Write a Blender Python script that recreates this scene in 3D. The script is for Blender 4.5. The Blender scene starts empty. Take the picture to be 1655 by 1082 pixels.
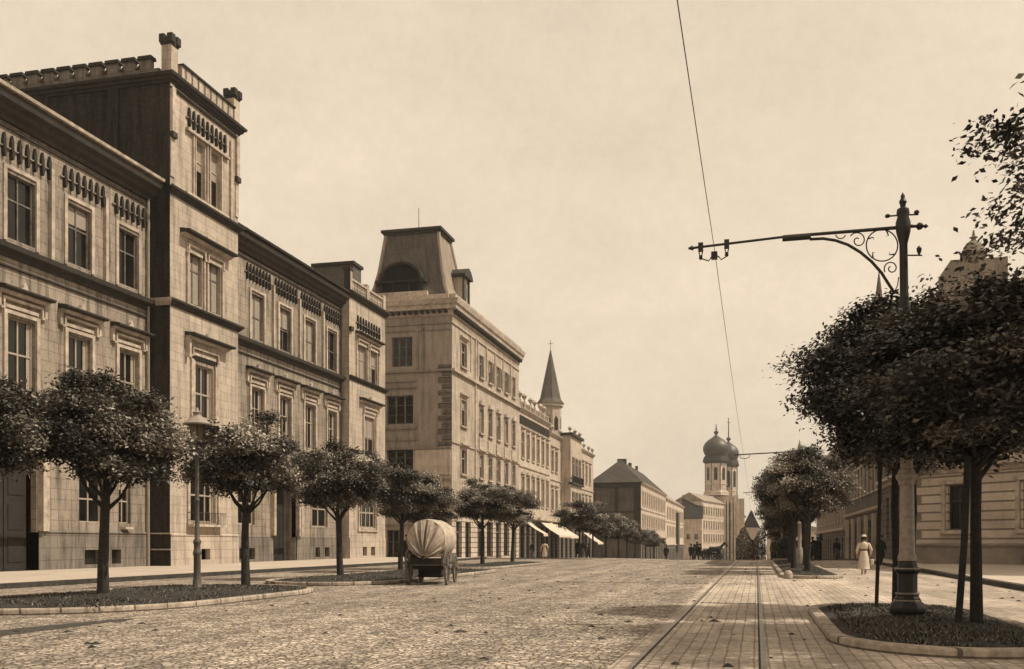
import bpy, bmesh, math, random
from mathutils import Vector, Matrix
import numpy as np
R = math.radians
C = bpy.context.scene.collection
S = bpy.context.scene
# ---------------------------------------------------------------- camera, sky, sun
CAMZ = 1.35
TH = math.atan(395/1600.0)
cd = bpy.data.cameras.new('camera'); cam = bpy.data.objects.new('camera', cd); C.objects.link(cam)
cam.location = (0, 0, CAMZ); cam.rotation_euler = (R(90), 0, TH)
cd.sensor_width = 36; cd.lens = 1600/1655*36
cd.shift_y = (877-541)/1655; cd.clip_start = .1; cd.clip_end = 6000
S.camera = cam
SUN_AZ = R(7); SUN_EL = R(52)      # direction towards the sun: from +X towards +Y
w = bpy.data.worlds.new('World'); S.world = w; w.use_nodes = True
nt = w.node_tree; nt.nodes.clear()
def wn(t, **k):
    n = nt.nodes.new(t)
    for a, b in k.items(): setattr(n, a, b)
    return n
sky = wn('ShaderNodeTexSky', sky_type='NISHITA', sun_disc=False, sun_elevation=SUN_EL, sun_rotation=R(90)-SUN_AZ, dust_density=4.0, air_density=1.2)
bw = wn('ShaderNodeRGBToBW')
flat = wn('ShaderNodeMath', operation='MULTIPLY_ADD'); flat.inputs[1].default_value = .22; flat.inputs[2].default_value = 4.9
tc = wn('ShaderNodeTexCoord'); mp = wn('ShaderNodeMapping'); mp.inputs['Scale'].default_value = (1, 1, 2.6)
nz2 = wn('ShaderNodeTexNoise'); nz2.inputs['Scale'].default_value = 70; nz2.inputs['Detail'].default_value = 5; nz2.inputs['Roughness'].default_value = .8
cr2 = wn('ShaderNodeMapRange'); cr2.inputs['From Min'].default_value = .3; cr2.inputs['From Max'].default_value = .7; cr2.inputs['To Min'].default_value = .955; cr2.inputs['To Max'].default_value = 1.045
mul2 = wn('ShaderNodeMath', operation='MULTIPLY')
nz = wn('ShaderNodeTexNoise'); nz.inputs['Scale'].default_value = 2.6; nz.inputs['Detail'].default_value = 7; nz.inputs['Roughness'].default_value = .55
cr = wn('ShaderNodeMapRange'); cr.inputs['From Min'].default_value = .35; cr.inputs['From Max'].default_value = .7; cr.inputs['To Min'].default_value = .93; cr.inputs['To Max'].default_value = 1.1
mul = wn('ShaderNodeMath', operation='MULTIPLY')
tint = wn('ShaderNodeVectorMath', operation='SCALE'); tint.inputs[0].default_value = (1.0, .83, .63)
bg = wn('ShaderNodeBackground'); bg.inputs['Strength'].default_value = .15
ow = wn('ShaderNodeOutputWorld')
L = nt.links.new
L(sky.outputs[0], bw.inputs[0]); L(bw.outputs[0], flat.inputs[0]); L(tc.outputs['Generated'], mp.inputs[0]); L(mp.outputs[0], nz.inputs['Vector'])
L(nz.outputs['Fac'], cr.inputs['Value']); L(flat.outputs[0], mul.inputs[0]); L(cr.outputs[0], mul.inputs[1]); L(tc.outputs['Generated'], nz2.inputs['Vector']); L(nz2.outputs['Fac'], cr2.inputs['Value']); L(mul.outputs[0], mul2.inputs[0]); L(cr2.outputs[0], mul2.inputs[1]); L(mul2.outputs[0], tint.inputs['Scale'])
L(tint.outputs[0], bg.inputs[0]); L(bg.outputs[0], ow.inputs[0])
sd = bpy.data.lights.new('sun', 'SUN'); sd.energy = 4.6; sd.angle = R(.6); sd.color = (1, .90, .72)
sun = bpy.data.objects.new('sun', sd); C.objects.link(sun)
sdir = Vector((math.cos(SUN_EL)*math.cos(SUN_AZ), math.cos(SUN_EL)*math.sin(SUN_AZ), math.sin(SUN_EL)))
sun.rotation_euler = sdir.to_track_quat('Z', 'Y').to_euler(); sun.location = (40, 0, 60)
S.view_settings.view_transform = 'Standard'; S.view_settings.look = 'None'; S.view_settings.exposure = 0; S.view_settings.gamma = 1
# ---------------------------------------------------------------- materials
def col(v): v *= .76; k = min(1, v/.3); return (v, v*(.90-.06*k), v*(.82-.12*k), 1)
MATS = {}
def newmat(name):
    m = bpy.data.materials.new(name); m.use_nodes = True; m.node_tree.nodes.clear(); MATS[name] = m
    t = m.node_tree; o = t.nodes.new('ShaderNodeOutputMaterial'); b = t.nodes.new('ShaderNodeBsdfPrincipled'); t.links.new(b.outputs[0], o.inputs[0])
    def N(ty, ins=None, **k):
        n = t.nodes.new(ty)
        for a, c in k.items(): setattr(n, a, c)
        for a, c in (ins or {}).items():
            if hasattr(c, 'is_output'): t.links.new(c, n.inputs[a])
            else: n.inputs[a].default_value = c
        return n
    return m, t, b, N
def mathn(N, op, a, b=0.0, c=0.0): return N('ShaderNodeMath', {0: a, 1: b, 2: c}, operation=op).outputs[0]
def rng(N, v, a, b, c, d): return N('ShaderNodeMapRange', {'Value': v, 'From Min': a, 'From Max': b, 'To Min': c, 'To Max': d}).outputs[0]
def noise(N, vec, s, d=4, r=.6): return N('ShaderNodeTexNoise', {'Vector': vec, 'Scale': s, 'Detail': d, 'Roughness': r}).outputs['Fac']
def scaled(N, basec, f):   # base colour times scalar
    return N('ShaderNodeVectorMath', {0: basec[:3], 'Scale': f}, operation='SCALE').outputs[0]
def plain(name, v, rough=.8, var=.25, s=6, bump=.0, metal=0, c=None, spec=.3):
    m, t, b, N = newmat(name); tc = N('ShaderNodeTexCoord').outputs['Object']
    n1 = noise(N, tc, s, 5); n2 = noise(N, tc, s*.15, 3)
    f = mathn(N, 'MULTIPLY', rng(N, n1, .3, .7, 1-var, 1+var), rng(N, n2, .3, .7, 1-var*.6, 1+var*.6))
    t.links.new(scaled(N, c or col(v), f), b.inputs['Base Color']); b.inputs['Roughness'].default_value = rough; b.inputs['Metallic'].default_value = metal
    b.inputs['Specular IOR Level'].default_value = spec
    if bump:
        bp = N('ShaderNodeBump', {'Height': n1, 'Strength': bump, 'Distance': .03}); t.links.new(bp.outputs[0], b.inputs['Normal'])
    return m
def masonry(name, v, course=.42, blk=1.1, joint=.025, jdark=.55, stain=.3, bump=.5, mott=.12):
    """stucco / ashlar with horizontal courses, staggered joints, rain streaks and grime"""
    m, t, b, N = newmat(name); tc = N('ShaderNodeTexCoord').outputs['Object']
    sx = N('ShaderNodeSeparateXYZ', {0: tc}); x, y, z = sx.outputs
    h = mathn(N, 'ADD', x, y)
    vec = N('ShaderNodeCombineXYZ', {0: h, 1: z, 2: 0.0}).outputs[0]
    br = N('ShaderNodeTexBrick', {'Vector': vec, 'Scale': 1.0, 'Brick Width': blk, 'Row Height': course, 'Mortar Size': joint, 'Mortar Smooth': .3, 'Color1': (1, 1, 1, 1), 'Color2': (.86, .86, .86, 1), 'Mortar': (jdark, jdark, jdark, 1), 'Bias': 0.0})
    bwv = N('ShaderNodeRGBToBW', {0: br.outputs['Color']}).outputs[0]
    n1 = noise(N, tc, 9, 6, .7); n2 = noise(N, tc, .35, 4); 
    sv = N('ShaderNodeCombineXYZ', {0: mathn(N, 'MULTIPLY', h, 2.2), 1: mathn(N, 'MULTIPLY', z, .22), 2: 0.0}).outputs[0]
    n3 = noise(N, sv, 1.3, 5, .65)
    f = mathn(N, 'MULTIPLY', bwv, rng(N, n1, .3, .7, 1-mott, 1+mott))
    f = mathn(N, 'MULTIPLY', f, rng(N, n2, .3, .7, 1-stain*.5, 1+stain*.35))
    f = mathn(N, 'MULTIPLY', f, rng(N, n3, .46, .64, 1.03, 1-stain))
    t.links.new(scaled(N, col(v), f), b.inputs['Base Color']); b.inputs['Roughness'].default_value = .9; b.inputs['Specular IOR Level'].default_value = .15
    hh = mathn(N, 'ADD', bwv, mathn(N, 'MULTIPLY', n1, .5))
    bp = N('ShaderNodeBump', {'Height': hh, 'Strength': bump, 'Distance': .02}); t.links.new(bp.outputs[0], b.inputs['Normal'])
    return m
masonry('stucco_school', .40, .47, 1.3, .022, .62, .55, mott=.2)
masonry('stucco_tower', .60, .47, 1.3, .02, .68, .36, mott=.16)
masonry('brick_dark', .055, .09, .29, .012, .6, .5, mott=.45)  # very dark brick, kept for the tower's side face
masonry('stone_plinth', .26, .55, 1.2, .02, .6, .5)
masonry('stucco_corner', .60, .5, 1.4, .02, .75, .4, mott=.18)
masonry('brick_shade', .46, .075, .26, .010, .75, .3, mott=.25)
masonry('rustic', .72, .52, 1.6, .06, .35, .3, bump=1)
masonry('rustic_dark', .20, .5, 1.3, .05, .45, .35, bump=1)
masonry('stucco_pale', .72, .6, 2.0, .012, .85, .36)
masonry('stucco_cream', .62, .5, 1.6, .012, .85, .3)
masonry('stucco_grey', .36, .5, 1.6, .012, .8, .35)
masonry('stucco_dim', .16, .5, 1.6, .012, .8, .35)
masonry('tile_pale', .12, .22, .2, .03, .5, .4, bump=1, mott=.3)
masonry('tile_roof', .06, .22, .2, .03, .4, .5, bump=1, mott=.4)
masonry('slate_roof', .18, .2, .25, .02, .6, .35, bump=.7, mott=.35)
masonry('tin_roof', .42, 3.0, .6, .02, .7, .35)
plain('trim', .50, .85, .35, 3); plain('trim_shadow', .055, .9, .3, 4)  # trim_shadow: shade of cornices and courses put into the colour
plain('trim_dark', .045, .9, .35, 5); plain('ornament_dark', .035, .9, .3, 5)  # trim_dark: tower cornice and hood shade put into the colour
plain('wood_pale', .42, .6, .12, 8); plain('wood_dark', .035, .6, .3, 8); plain('blind', .36, .85, .1, 3)
plain('curtain', .55, .9, .12, 12)
plain('glass', .012, .12, .6, 1.2, spec=.35)
plain('iron', .022, .5, .3, 20, spec=.35); plain('iron_pale', .34, .55, .25, 15); plain('rail_steel', .25, .45, .3, 10, metal=.6)
plain('bark', .045, .95, .4, 14, .8); plain('bark_dark', .028, .95, .4, 14, .8)
plain('soil', .045, 1, .6, 14, 1.0); masonry('kerb_stone', .52, 1.3, .95, .03, .3, .45, mott=.3); plain('kerb_dark', .06, .9, .4, 6, .5); plain('lamp_paint', .11, .5, .3, 15)
plain('canvas', .50, .95, .3, 5, .3); plain('canvas_side', .70, .95, .1, 9)
plain('cloth_white', .72, .95, .08, 20); plain('cloth_black', .012, .95, .3, 20); plain('cloth_grey', .1, .95, .3, 20); plain('skin', .35, .6, .1, 20, c=(.38, .25, .17, 1)); plain('hair', .03, .7, .3, 30)
plain('horse_hide', .012, .7, .3, 10); plain('wood_cart', .17, .85, .45, 9, .5); plain('wood_cart_dark', .03, .9, .4, 9)
plain('chimney', .12, .9, .35, 6); plain('copper', .045, .5, .35, 1.2, spec=.5); plain('lamp_glass', .45, .25, .2, 4); plain('porcelain', .5, .3, .1, 5)
def leafmat(name, v):
    m, t, b, N = newmat(name); geo = N('ShaderNodeNewGeometry')
    info = N('ShaderNodeAttribute', attribute_name='tone').outputs['Fac']
    f = mathn(N, 'ADD', .22, mathn(N, 'MULTIPLY', mathn(N, 'POWER', info, 2.6), 6.0))  # steep curve puts bright highlight clumps and dark shade into leaf colour
    c = scaled(N, (v, v*.88, v*.74), f)
    t.links.new(c, b.inputs['Base Color']); b.inputs['Roughness'].default_value = .5; b.inputs['Specular IOR Level'].default_value = .35
    tr = N('ShaderNodeBsdfTranslucent', {'Color': c}); mx = N('ShaderNodeMixShader', {0: .10, 1: b.outputs[0], 2: tr.outputs[0]})
    t.links.new(mx.outputs[0], [n for n in t.nodes if n.type == 'OUTPUT_MATERIAL'][0].inputs[0])
    return m
leafmat('leaves', .085); leafmat('leaves_dark', .035); leafmat('leaves_far', .075); leafmat('grass_blades', .04)
def road_mat():
    m, t, b, N = newmat('cobbles'); tc = N('ShaderNodeTexCoord').outputs['Object']
    x, y, z = N('ShaderNodeSeparateXYZ', {0: tc}).outputs
    wob = N('ShaderNodeTexNoise', {'Vector': tc, 'Scale': .8, 'Detail': 2}).outputs['Color']
    tw = N('ShaderNodeVectorMath', {0: tc, 1: N('ShaderNodeVectorMath', {0: wob, 'Scale': .05}, operation='SCALE').outputs[0]}, operation='ADD').outputs[0]
    v1 = N('ShaderNodeTexVoronoi', {'Vector': tw, 'Scale': 10.5, 'Randomness': .9}, feature='DISTANCE_TO_EDGE').outputs['Distance']
    vc = N('ShaderNodeTexVoronoi', {'Vector': tw, 'Scale': 10.5, 'Randomness': .9}, feature='F1').outputs['Color']
    cell = N('ShaderNodeRGBToBW', {0: vc}).outputs[0]
    hc = rng(N, v1, .0, .22, 0, 1)
    xw, yw, zw = N('ShaderNodeSeparateXYZ', {0: tw}).outputs
    vec = N('ShaderNodeCombineXYZ', {0: yw, 1: xw, 2: 0.0}).outputs[0]
    br = N('ShaderNodeTexBrick', {'Vector': vec, 'Scale': 1.0, 'Brick Width': .22, 'Row Height': .165, 'Mortar Size': .016, 'Mortar Smooth': .8, 'Color1': (1, 1, 1, 1), 'Color2': (.7, .7, .7, 1), 'Mortar': (.42, .42, .42, 1)})
    hs = N('ShaderNodeRGBToBW', {0: br.outputs['Color']}).outputs[0]
    mask = N('ShaderNodeMath', {0: x, 1: -1.55}, operation='GREATER_THAN').outputs[0]
    h = N('ShaderNodeMix', {0: mask, 2: hc, 3: hs}).outputs[0]
    var = N('ShaderNodeMix', {0: mask, 2: rng(N, cell, .2, .8, .55, 1.3), 3: rng(N, hs, .5, 1, .8, 1.1)}).outputs[0]
    n1 = noise(N, tc, .22, 5, .6); n2 = noise(N, tc, 14, 4, .7)
    str_ = N('ShaderNodeCombineXYZ', {0: mathn(N, 'MULTIPLY', x, 1.2), 1: mathn(N, 'MULTIPLY', y, .13), 2: 0.0}).outputs[0]
    n3 = noise(N, str_, 1.0, 5, .6)
    n4 = noise(N, tc, 1.7, 4, .65)
    f = mathn(N, 'MULTIPLY', rng(N, h, 0, .55, .42, 1.0), var)
    for q, lo, hi in ((n1, .78, 1.16), (n2, .55, 1.25), (n3, .66, 1.2), (n4, .72, 1.2)): f = mathn(N, 'MULTIPLY', f, rng(N, q, .32, .68, lo, hi))
    t.links.new(scaled(N, col(.62), f), b.inputs['Base Color']); b.inputs['Roughness'].default_value = .85; b.inputs['Specular IOR Level'].default_value = .2
    hh = mathn(N, 'ADD', mathn(N, 'MINIMUM', h, .7), mathn(N, 'MULTIPLY', n2, .18))
    bp = N('ShaderNodeBump', {'Height': hh, 'Strength': 1.0, 'Distance': .045}); t.links.new(bp.outputs[0], b.inputs['Normal'])
road_mat()
masonry('pavement', .60, .5, .5, .012, .75, .25)
def pave_mat():
    m, t, b, N = newmat('paving'); tc = N('ShaderNodeTexCoord').outputs['Object']
    br = N('ShaderNodeTexBrick', {'Vector': tc, 'Scale': 1.0, 'Brick Width': .6, 'Row Height': .6, 'Mortar Size': .012, 'Color1': (1, 1, 1, 1), 'Color2': (.88, .88, .88, 1), 'Mortar': (.6, .6, .6, 1)}, offset=.0)
    f = N('ShaderNodeRGBToBW', {0: br.outputs['Color']}).outputs[0]
    for q, lo, hi in ((noise(N, tc, .3, 4), .85, 1.1), (noise(N, tc, 8, 4), .88, 1.1)): f = mathn(N, 'MULTIPLY', f, rng(N, q, .3, .7, lo, hi))
    t.links.new(scaled(N, col(.60), f), b.inputs['Base Color']); b.inputs['Roughness'].default_value = .9
pave_mat()
M = MATS
# ---------------------------------------------------------------- helpers
def tag(o, label=None, cat=None, group=None, kind=None):
    if label: o['label'] = label
    if cat: o['category'] = cat
    if group: o['group'] = group
    if kind: o['kind'] = kind
    return o
def thing(name, label, cat, loc=(0, 0, 0), rz=0, group=None):
    o = bpy.data.objects.new(name, None); C.objects.link(o); o.location = loc; o.rotation_euler = (0, 0, rz); o.empty_display_size = .3
    o['_o'] = list(loc)
    return tag(o, label, cat, group)
def origin(p):
    while p is not None:
        if '_o' in p: return Vector(p['_o'])
        p = p.parent
    return Vector((0, 0, 0))
class Fr:   # facade frame: u along the wall, w outward, z up
    def __init__(s, x, y, dx=0, dy=1):
        l = math.hypot(dx, dy); s.o = (x, y); s.d = (dx/l, dy/l); s.n = (dy/l, -dx/l)
    def p(s, u, w, z): return (s.o[0]+u*s.d[0]+w*s.n[0], s.o[1]+u*s.d[1]+w*s.n[1], z)
    def ang(s): return math.atan2(s.d[1], s.d[0])
LOC = Fr(0, 0, 1, 0)    # local frame: u=x, w=-y
SPLIT = set('insulator_arm hood_slab lancet hip_roll dentil window_surround window_hood cornice string_course gutter chimney chimney_cap balustrade pier_cap corner_strip corner_corbel basement_grille merlon_cap side_ledge side_pilaster downpipe arched_window louvre drum_rib buttress niche pilaster shop_pilaster shop_fascia balcony railing spokes merlon window_surround roof plinth door_reveal parapet parapet_coping crenellation dormer_arch roof_cap wire_hanger lantern_glass axle'.split())
class MB:
    def __init__(s): s.v = []; s.f = []; s.dk = None
    def add(s, vs, fs):
        k = len(s.v); s.v += [tuple(a) for a in vs]; s.f += [tuple(k+i for i in f) for f in fs]; return s
    def hexa(s, c): return s.add(c, [(0, 1, 2, 3), (7, 6, 5, 4), (0, 4, 5, 1), (1, 5, 6, 2), (2, 6, 7, 3), (3, 7, 4, 0)])
    def box(s, F, u0, u1, w0, w1, z0, z1):
        return s.hexa([F.p(u0, w0, z0), F.p(u1, w0, z0), F.p(u1, w1, z0), F.p(u0, w1, z0), F.p(u0, w0, z1), F.p(u1, w0, z1), F.p(u1, w1, z1), F.p(u0, w1, z1)])
    def xbox(s, x0, x1, y0, y1, z0, z1):
        return s.hexa([(x0, y0, z0), (x1, y0, z0), (x1, y1, z0), (x0, y1, z0), (x0, y0, z1), (x1, y0, z1), (x1, y1, z1), (x0, y1, z1)])
    def mold(s, F, u0, u1, prof, m0=0, m1=0):   # closed profile (w,z) swept along u; m0/m1 mitre factors (u grows with w)
        n = len(prof); a = [F.p(u0-m0*w_, w_, z) for w_, z in prof]; b = [F.p(u1+m1*w_, w_, z) for w_, z in prof]
        return s.add(a+b, [tuple(range(n)), tuple(range(2*n-1, n-1, -1))]+[(i, (i+1) % n, n+(i+1) % n, n+i) for i in range(n)])
    def poly(s, F, pts, w0, w1):    # polygon (u,z) extruded from w0 to w1
        n = len(pts); a = [F.p(u, w0, z) for u, z in pts]; b = [F.p(u, w1, z) for u, z in pts]
        return s.add(a+b, [tuple(range(n)), tuple(range(2*n-1, n-1, -1))]+[(i, (i+1) % n, n+(i+1) % n, n+i) for i in range(n)])
    def tube(s, pts, r, n=8, caps=True):
        pts = [Vector(p) for p in pts]; k = len(s.v); m = len(pts)
        if not hasattr(r, '__len__'): r = [r]*m
        up = None
        for i, p in enumerate(pts):
            d = (pts[min(i+1, m-1)]-pts[max(i-1, 0)]); d = d.normalized() if d.length > 1e-9 else Vector((0, 0, 1))
            if up is None:
                up = Vector((1, 0, 0)) if abs(d.x) < .8 else Vector((0, 1, 0))
            a = (up-d*up.dot(d)).normalized(); up = a; b = d.cross(a)
            for j in range(n):
                t = 2*math.pi*j/n; s.v.append(tuple(p+(a*math.cos(t)+b*math.sin(t))*r[i]))
        for i in range(m-1):
            for j in range(n): s.f.append((k+i*n+j, k+i*n+(j+1) % n, k+(i+1)*n+(j+1) % n, k+(i+1)*n+j))
        if caps: s.f.append(tuple(k+j for j in range(n))); s.f.append(tuple(k+(m-1)*n+n-1-j for j in range(n)))
        return s
    def lathe(s, cx, cy, prof, n=16, ph=0, sx=1, sy=1):
        k = len(s.v); m = len(prof)
        for r, z in prof:
            for j in range(n):
                t = 2*math.pi*(j+ph)/n; s.v.append((cx+r*math.cos(t)*sx, cy+r*math.sin(t)*sy, z))
        for i in range(m-1):
            for j in range(n): s.f.append((k+i*n+j, k+i*n+(j+1) % n, k+(i+1)*n+(j+1) % n, k+(i+1)*n+j))
        s.f.append(tuple(k+n-1-j for j in range(n))); s.f.append(tuple(k+(m-1)*n+j for j in range(n)))
        return s
    def wall(s, F, L0, L1, z0, z1, holes, dep=.3):   # sheet with rectangular openings and reveals
        us = sorted(set([L0, L1]+[h[0] for h in holes]+[h[1] for h in holes])); zs = sorted(set([z0, z1]+[h[2] for h in holes]+[h[3] for h in holes]))
        us = [u for u in us if L0-1e-6 <= u <= L1+1e-6]; zs = [z for z in zs if z0-1e-6 <= z <= z1+1e-6]
        for a, b in zip(us, us[1:]):
            for c, d in zip(zs, zs[1:]):
                mu, mz = (a+b)/2, (c+d)/2
                if any(h[0] < mu < h[1] and h[2] < mz < h[3] for h in holes): continue
                s.add([F.p(a, 0, c), F.p(b, 0, c), F.p(b, 0, d), F.p(a, 0, d)], [(0, 1, 2, 3)])
        for a, b, c, d in holes:
            q = [(a, c), (b, c), (b, d), (a, d)]
            for i in range(4):
                (u0, e0), (u1, e1) = q[i], q[(i+1) % 4]
                s.add([F.p(u0, 0, e0), F.p(u1, 0, e1), F.p(u1, -dep, e1), F.p(u0, -dep, e0)], [(0, 1, 2, 3)])
        return s
    def mesh(s, name, mats, off=Vector((0, 0, 0)), fix=True):
        me = bpy.data.meshes.new(name); me.from_pydata([(a[0]-off[0], a[1]-off[1], a[2]-off[2]) for a in s.v], [], s.f)
        if not isinstance(mats, (list, tuple)): mats = [mats]
        for m in mats: me.materials.append(M[m])
        if fix:
            bm = bmesh.new(); bm.from_mesh(me); bmesh.ops.recalc_face_normals(bm, faces=bm.faces); bm.to_mesh(me); bm.free()
        me.update(); return me
    def clusters(s):
        par = list(range(len(s.v)))
        def fd(a):
            while par[a] != a: par[a] = par[par[a]]; a = par[a]
            return a
        for f in s.f:
            a = fd(f[0])
            for q in f[1:]: par[fd(q)] = a
        comp = {}
        for i in range(len(s.v)): comp.setdefault(fd(i), []).append(i)
        ks = list(comp); bb = []
        for k in ks: P = np.array([s.v[i] for i in comp[k]]); bb.append((P.min(0)-.03, P.max(0)+.03))
        cp = list(range(len(ks)))
        def f2(a):
            while cp[a] != a: cp[a] = cp[cp[a]]; a = cp[a]
            return a
        for i in range(len(ks)):
            for j in range(i+1, len(ks)):
                if (bb[i][0] <= bb[j][1]).all() and (bb[j][0] <= bb[i][1]).all(): cp[f2(j)] = f2(i)
        g_ = {}
        for i, k in enumerate(ks): g_.setdefault(f2(i), set()).update(comp[k])
        return list(g_.values())
    def build(s, name, mat, parent=None, smooth=False, bevel=0):
        if s.dk: s.dk.build('hood_slab', 'trim_dark', parent)
        if parent is not None and name in SPLIT:
            cl = s.clusters()
            if 1 < len(cl) <= 95:
                o = None
                for c in cl:
                    m = MB(); ids = sorted(c); mp_ = {a: b for b, a in enumerate(ids)}; m.v = [s.v[i] for i in ids]; m.f = [tuple(mp_[i] for i in f) for f in s.f if f[0] in mp_]
                    o = m._build(name, mat, parent, smooth, bevel)
                return o
        return s._build(name, mat, parent, smooth, bevel)
    def _build(s, name, mat, parent=None, smooth=False, bevel=0):
        me = s.mesh(name, mat, origin(parent))
        if smooth:
            me.polygons.foreach_set('use_smooth', [True]*len(me.polygons))
            try: me.set_sharp_from_angle(angle=R(40))
            except Exception: pass
        o = bpy.data.objects.new(name, me); C.objects.link(o); o.parent = parent
        if bevel:
            b = o.modifiers.new('bevel', 'BEVEL'); b.width = bevel; b.segments = 2; b.limit_method = 'ANGLE'
        return o
def copy_tree(o, parent=None):
    c = o.copy(); C.objects.link(c); c.parent = parent
    for ch in list(o.children): copy_tree(ch, c)
    return c
def at(px, py, Y):      # photo pixel -> (x, z) on the cross plane at distance Y
    t = (px-827)/1600; tt = 395/1600; X = (t-tt)/(1+t*tt)*Y; D = Y*math.cos(TH)-X*math.sin(TH)
    return X, CAMZ+(877-py)/1600*D
def g(y):               # street level: flat, then falling away beyond a crest
    if y < 76: return 0.0
    if y < 80: return -.0185*(y-76)**2/8
    return -.037-.0178*(min(y, 420)-80)
# ---------------------------------------------------------------- windows
WC = {}
def window(parent, F, u, z, w_, h, leaf=2, trans=.64, dep=.24, fr='wood_pale', blind=0, bars=0, bmat='blind', f=.07, at_w=0):
    key = (round(w_, 2), round(h, 2), leaf, trans, fr, blind, bars, bmat, f)
    if key not in WC:
        a = MB(); a.box(LOC, 0, f, 0, .07, 0, h).box(LOC, w_-f, w_, 0, .07, 0, h).box(LOC, f, w_-f, 0, .07, 0, f).box(LOC, f, w_-f, 0, .07, h-f, h)
        for i in range(1, leaf): c = w_*i/leaf; a.box(LOC, c-f*.6, c+f*.6, 0, .065, f, h-f)
        zz = [h*trans] if trans else []
        edges = [f]+[w_*i/leaf for i in range(1, leaf)]+[w_-f]
        for q in zz:
            for i in range(leaf): a.box(LOC, edges[i]+(f*.6 if i else 0), edges[i+1]-(f*.6 if i < leaf-1 else 0), 0, .06, q-f*.6, q+f*.6)
        if bars:
            for j in range(1, bars+1):
                q = h*j/(bars+1)
                for i in range(leaf): a.box(LOC, edges[i]+(f*.6 if i else 0), edges[i+1]-(f*.6 if i < leaf-1 else 0), 0, .035, q-.018, q+.018)
        p = MB().box(LOC, f*.5, w_-f*.5, -.03, .012, f*.5, h-f*.5)
        b = None
        if blind:
            b = MB()
            if blind < 0:    # drawn-back curtains
                for sgn in (0, 1):
                    for k in range(3):
                        u0 = (f+.02+k*.07) if sgn == 0 else (w_-f-.02-k*.07-.05); b.box(LOC, u0, u0+.05, .014, .022, f+.02, h-f-.02)
            else: b.box(LOC, f+.01, w_-f-.01, .014, .022, h*(1-blind)+.01, h-f-.01)
        WC[key] = (a.mesh('window', fr), p.mesh('pane', 'glass'), b.mesh('blind', bmat) if b else None)
    am, pm, bm_ = WC[key]; o0 = origin(parent); q = Vector(F.p(u, at_w-dep, z))-o0
    o = bpy.data.objects.new('window', am); C.objects.link(o); o.parent = parent; o.location = q; o.rotation_euler = (0, 0, F.ang())
    c = bpy.data.objects.new('pane', pm); C.objects.link(c); c.parent = o
    if bm_: c = bpy.data.objects.new('curtain' if blind < 0 else 'blind', bm_); C.objects.link(c); c.parent = o
    return o
CORN = lambda z, s=1.0: [(0, z), (.12*s, z), (.16*s, z+.12*s), (.30*s, z+.2*s), (.34*s, z+.34*s), (.5*s, z+.42*s), (.55*s, z+.6*s), (0, z+.66*s)]
def hood(mb, F, u0, u1, z, dep=.42, orn=True, drop=0):
    if mb.dk is None: mb.dk = MB()
    dep *= 1.25
    mb.dk.mold(F, u0, u1, [(0, z-.06), (dep*.9, z-.06), (dep, z-.02), (dep, z+.06), (0, z+.16)])
    mb.mold(F, u0+.06, u1-.06, [(0, z-.24), (.12, z-.22), (dep*.5, z-.12), (dep*.5, z-.065), (0, z-.065)])
    if orn:
        c = (u0+u1)/2
        mb.poly(F, [(c-.26, z+.15), (c-.14, z+.22), (c-.1, z+.38), (c, z+.5), (c+.1, z+.38), (c+.14, z+.22), (c+.26, z+.15)], .02, .2)
    if drop:
        for a, b in ((u0+.08, u0+.24), (u1-.24, u1-.08)): mb.box(F, a, b, .0, .1, z-.2-drop, z-.2)
def label_mold(mb, F, u0, u1, z):    # stepped label moulding with dropped ends
    mb.box(F, u0, u1, 0, .18, z, z+.1); mb.box(F, u0+.12, u1-.12, 0, .10, z-.32, z-.18)
    for a, b in ((u0-.1, u0), (u1, u1+.1)): mb.box(F, a, b, 0, .18, z-.42, z+.1)
    for a, b in ((u0-.2, u0-.1), (u1+.1, u1+.2)): mb.box(F, a, b, 0, .16, z-.42, z-.32)
def frieze(F, u0, u1, z, n, parent):   # row of lancets over a thin rail, recess shade put into their dark colour
    a = MB(); st = (u1-u0)/n
    for i in range(n):
        c = u0+st*(i+.5); k = .085
        a.poly(F, [(c-k, z+.46), (c-k, z+.72), (c-k*.55, z+.9), (c, z+1.02), (c+k*.55, z+.9), (c+k, z+.72), (c+k, z+.46)], 0, .13)
        a.poly(F, [(c-k*.9, z+.42), (c-k*.8, z+.12), (c-k*.4, z+.02), (c, z-.02), (c+k*.4, z+.02), (c+k*.8, z+.12), (c+k*.9, z+.42)], 0, .16)
    a.build('lancet', 'ornament_dark', parent)
    b = MB().box(F, u0-.05, u1+.05, 0, .10, z+.425, z+.455); b.build('frieze_rail', 'trim', parent)
# ---------------------------------------------------------------- the school
sch = thing('school_building', 'huge pale stucco school with crenellated corner tower, lancet friezes and hooded windows on the left', 'building', (-30.6, 45, 0))
WX, TX, BX = -30.6, -29.4, -29.9
FW = Fr(WX, 0); FT = Fr(TX, 0); FB = Fr(BX, 0)
topw = [(35.3, 37.0), (39.07, 40.72), (42.8, 44.4), (31.5, 33.2), (27.7, 29.4)]
wing_h = [(a, b, 14.2, 16.95) for a, b in topw]+[(a, b, 7.9, 10.9) for a, b in topw]
gfw = [(39.9, 41.6), (42.85, 43.8), (31.5, 33.2)]
base_w = [(40.2, 41.4), (42.2, 42.95)]
wing_h += [(a, b, 2.3, 4.75) for a, b in gfw]+[(34.3, 37.1, .15, 5.3)]
up = MB().wall(FW, 24, 45.4, 1.8, 19.1, wing_h[:-1]+[(34.3, 37.1, 1.8, 5.3)]); up.build('wall', 'stucco_school', sch)
FWp = Fr(WX+.07, 0)
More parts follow.
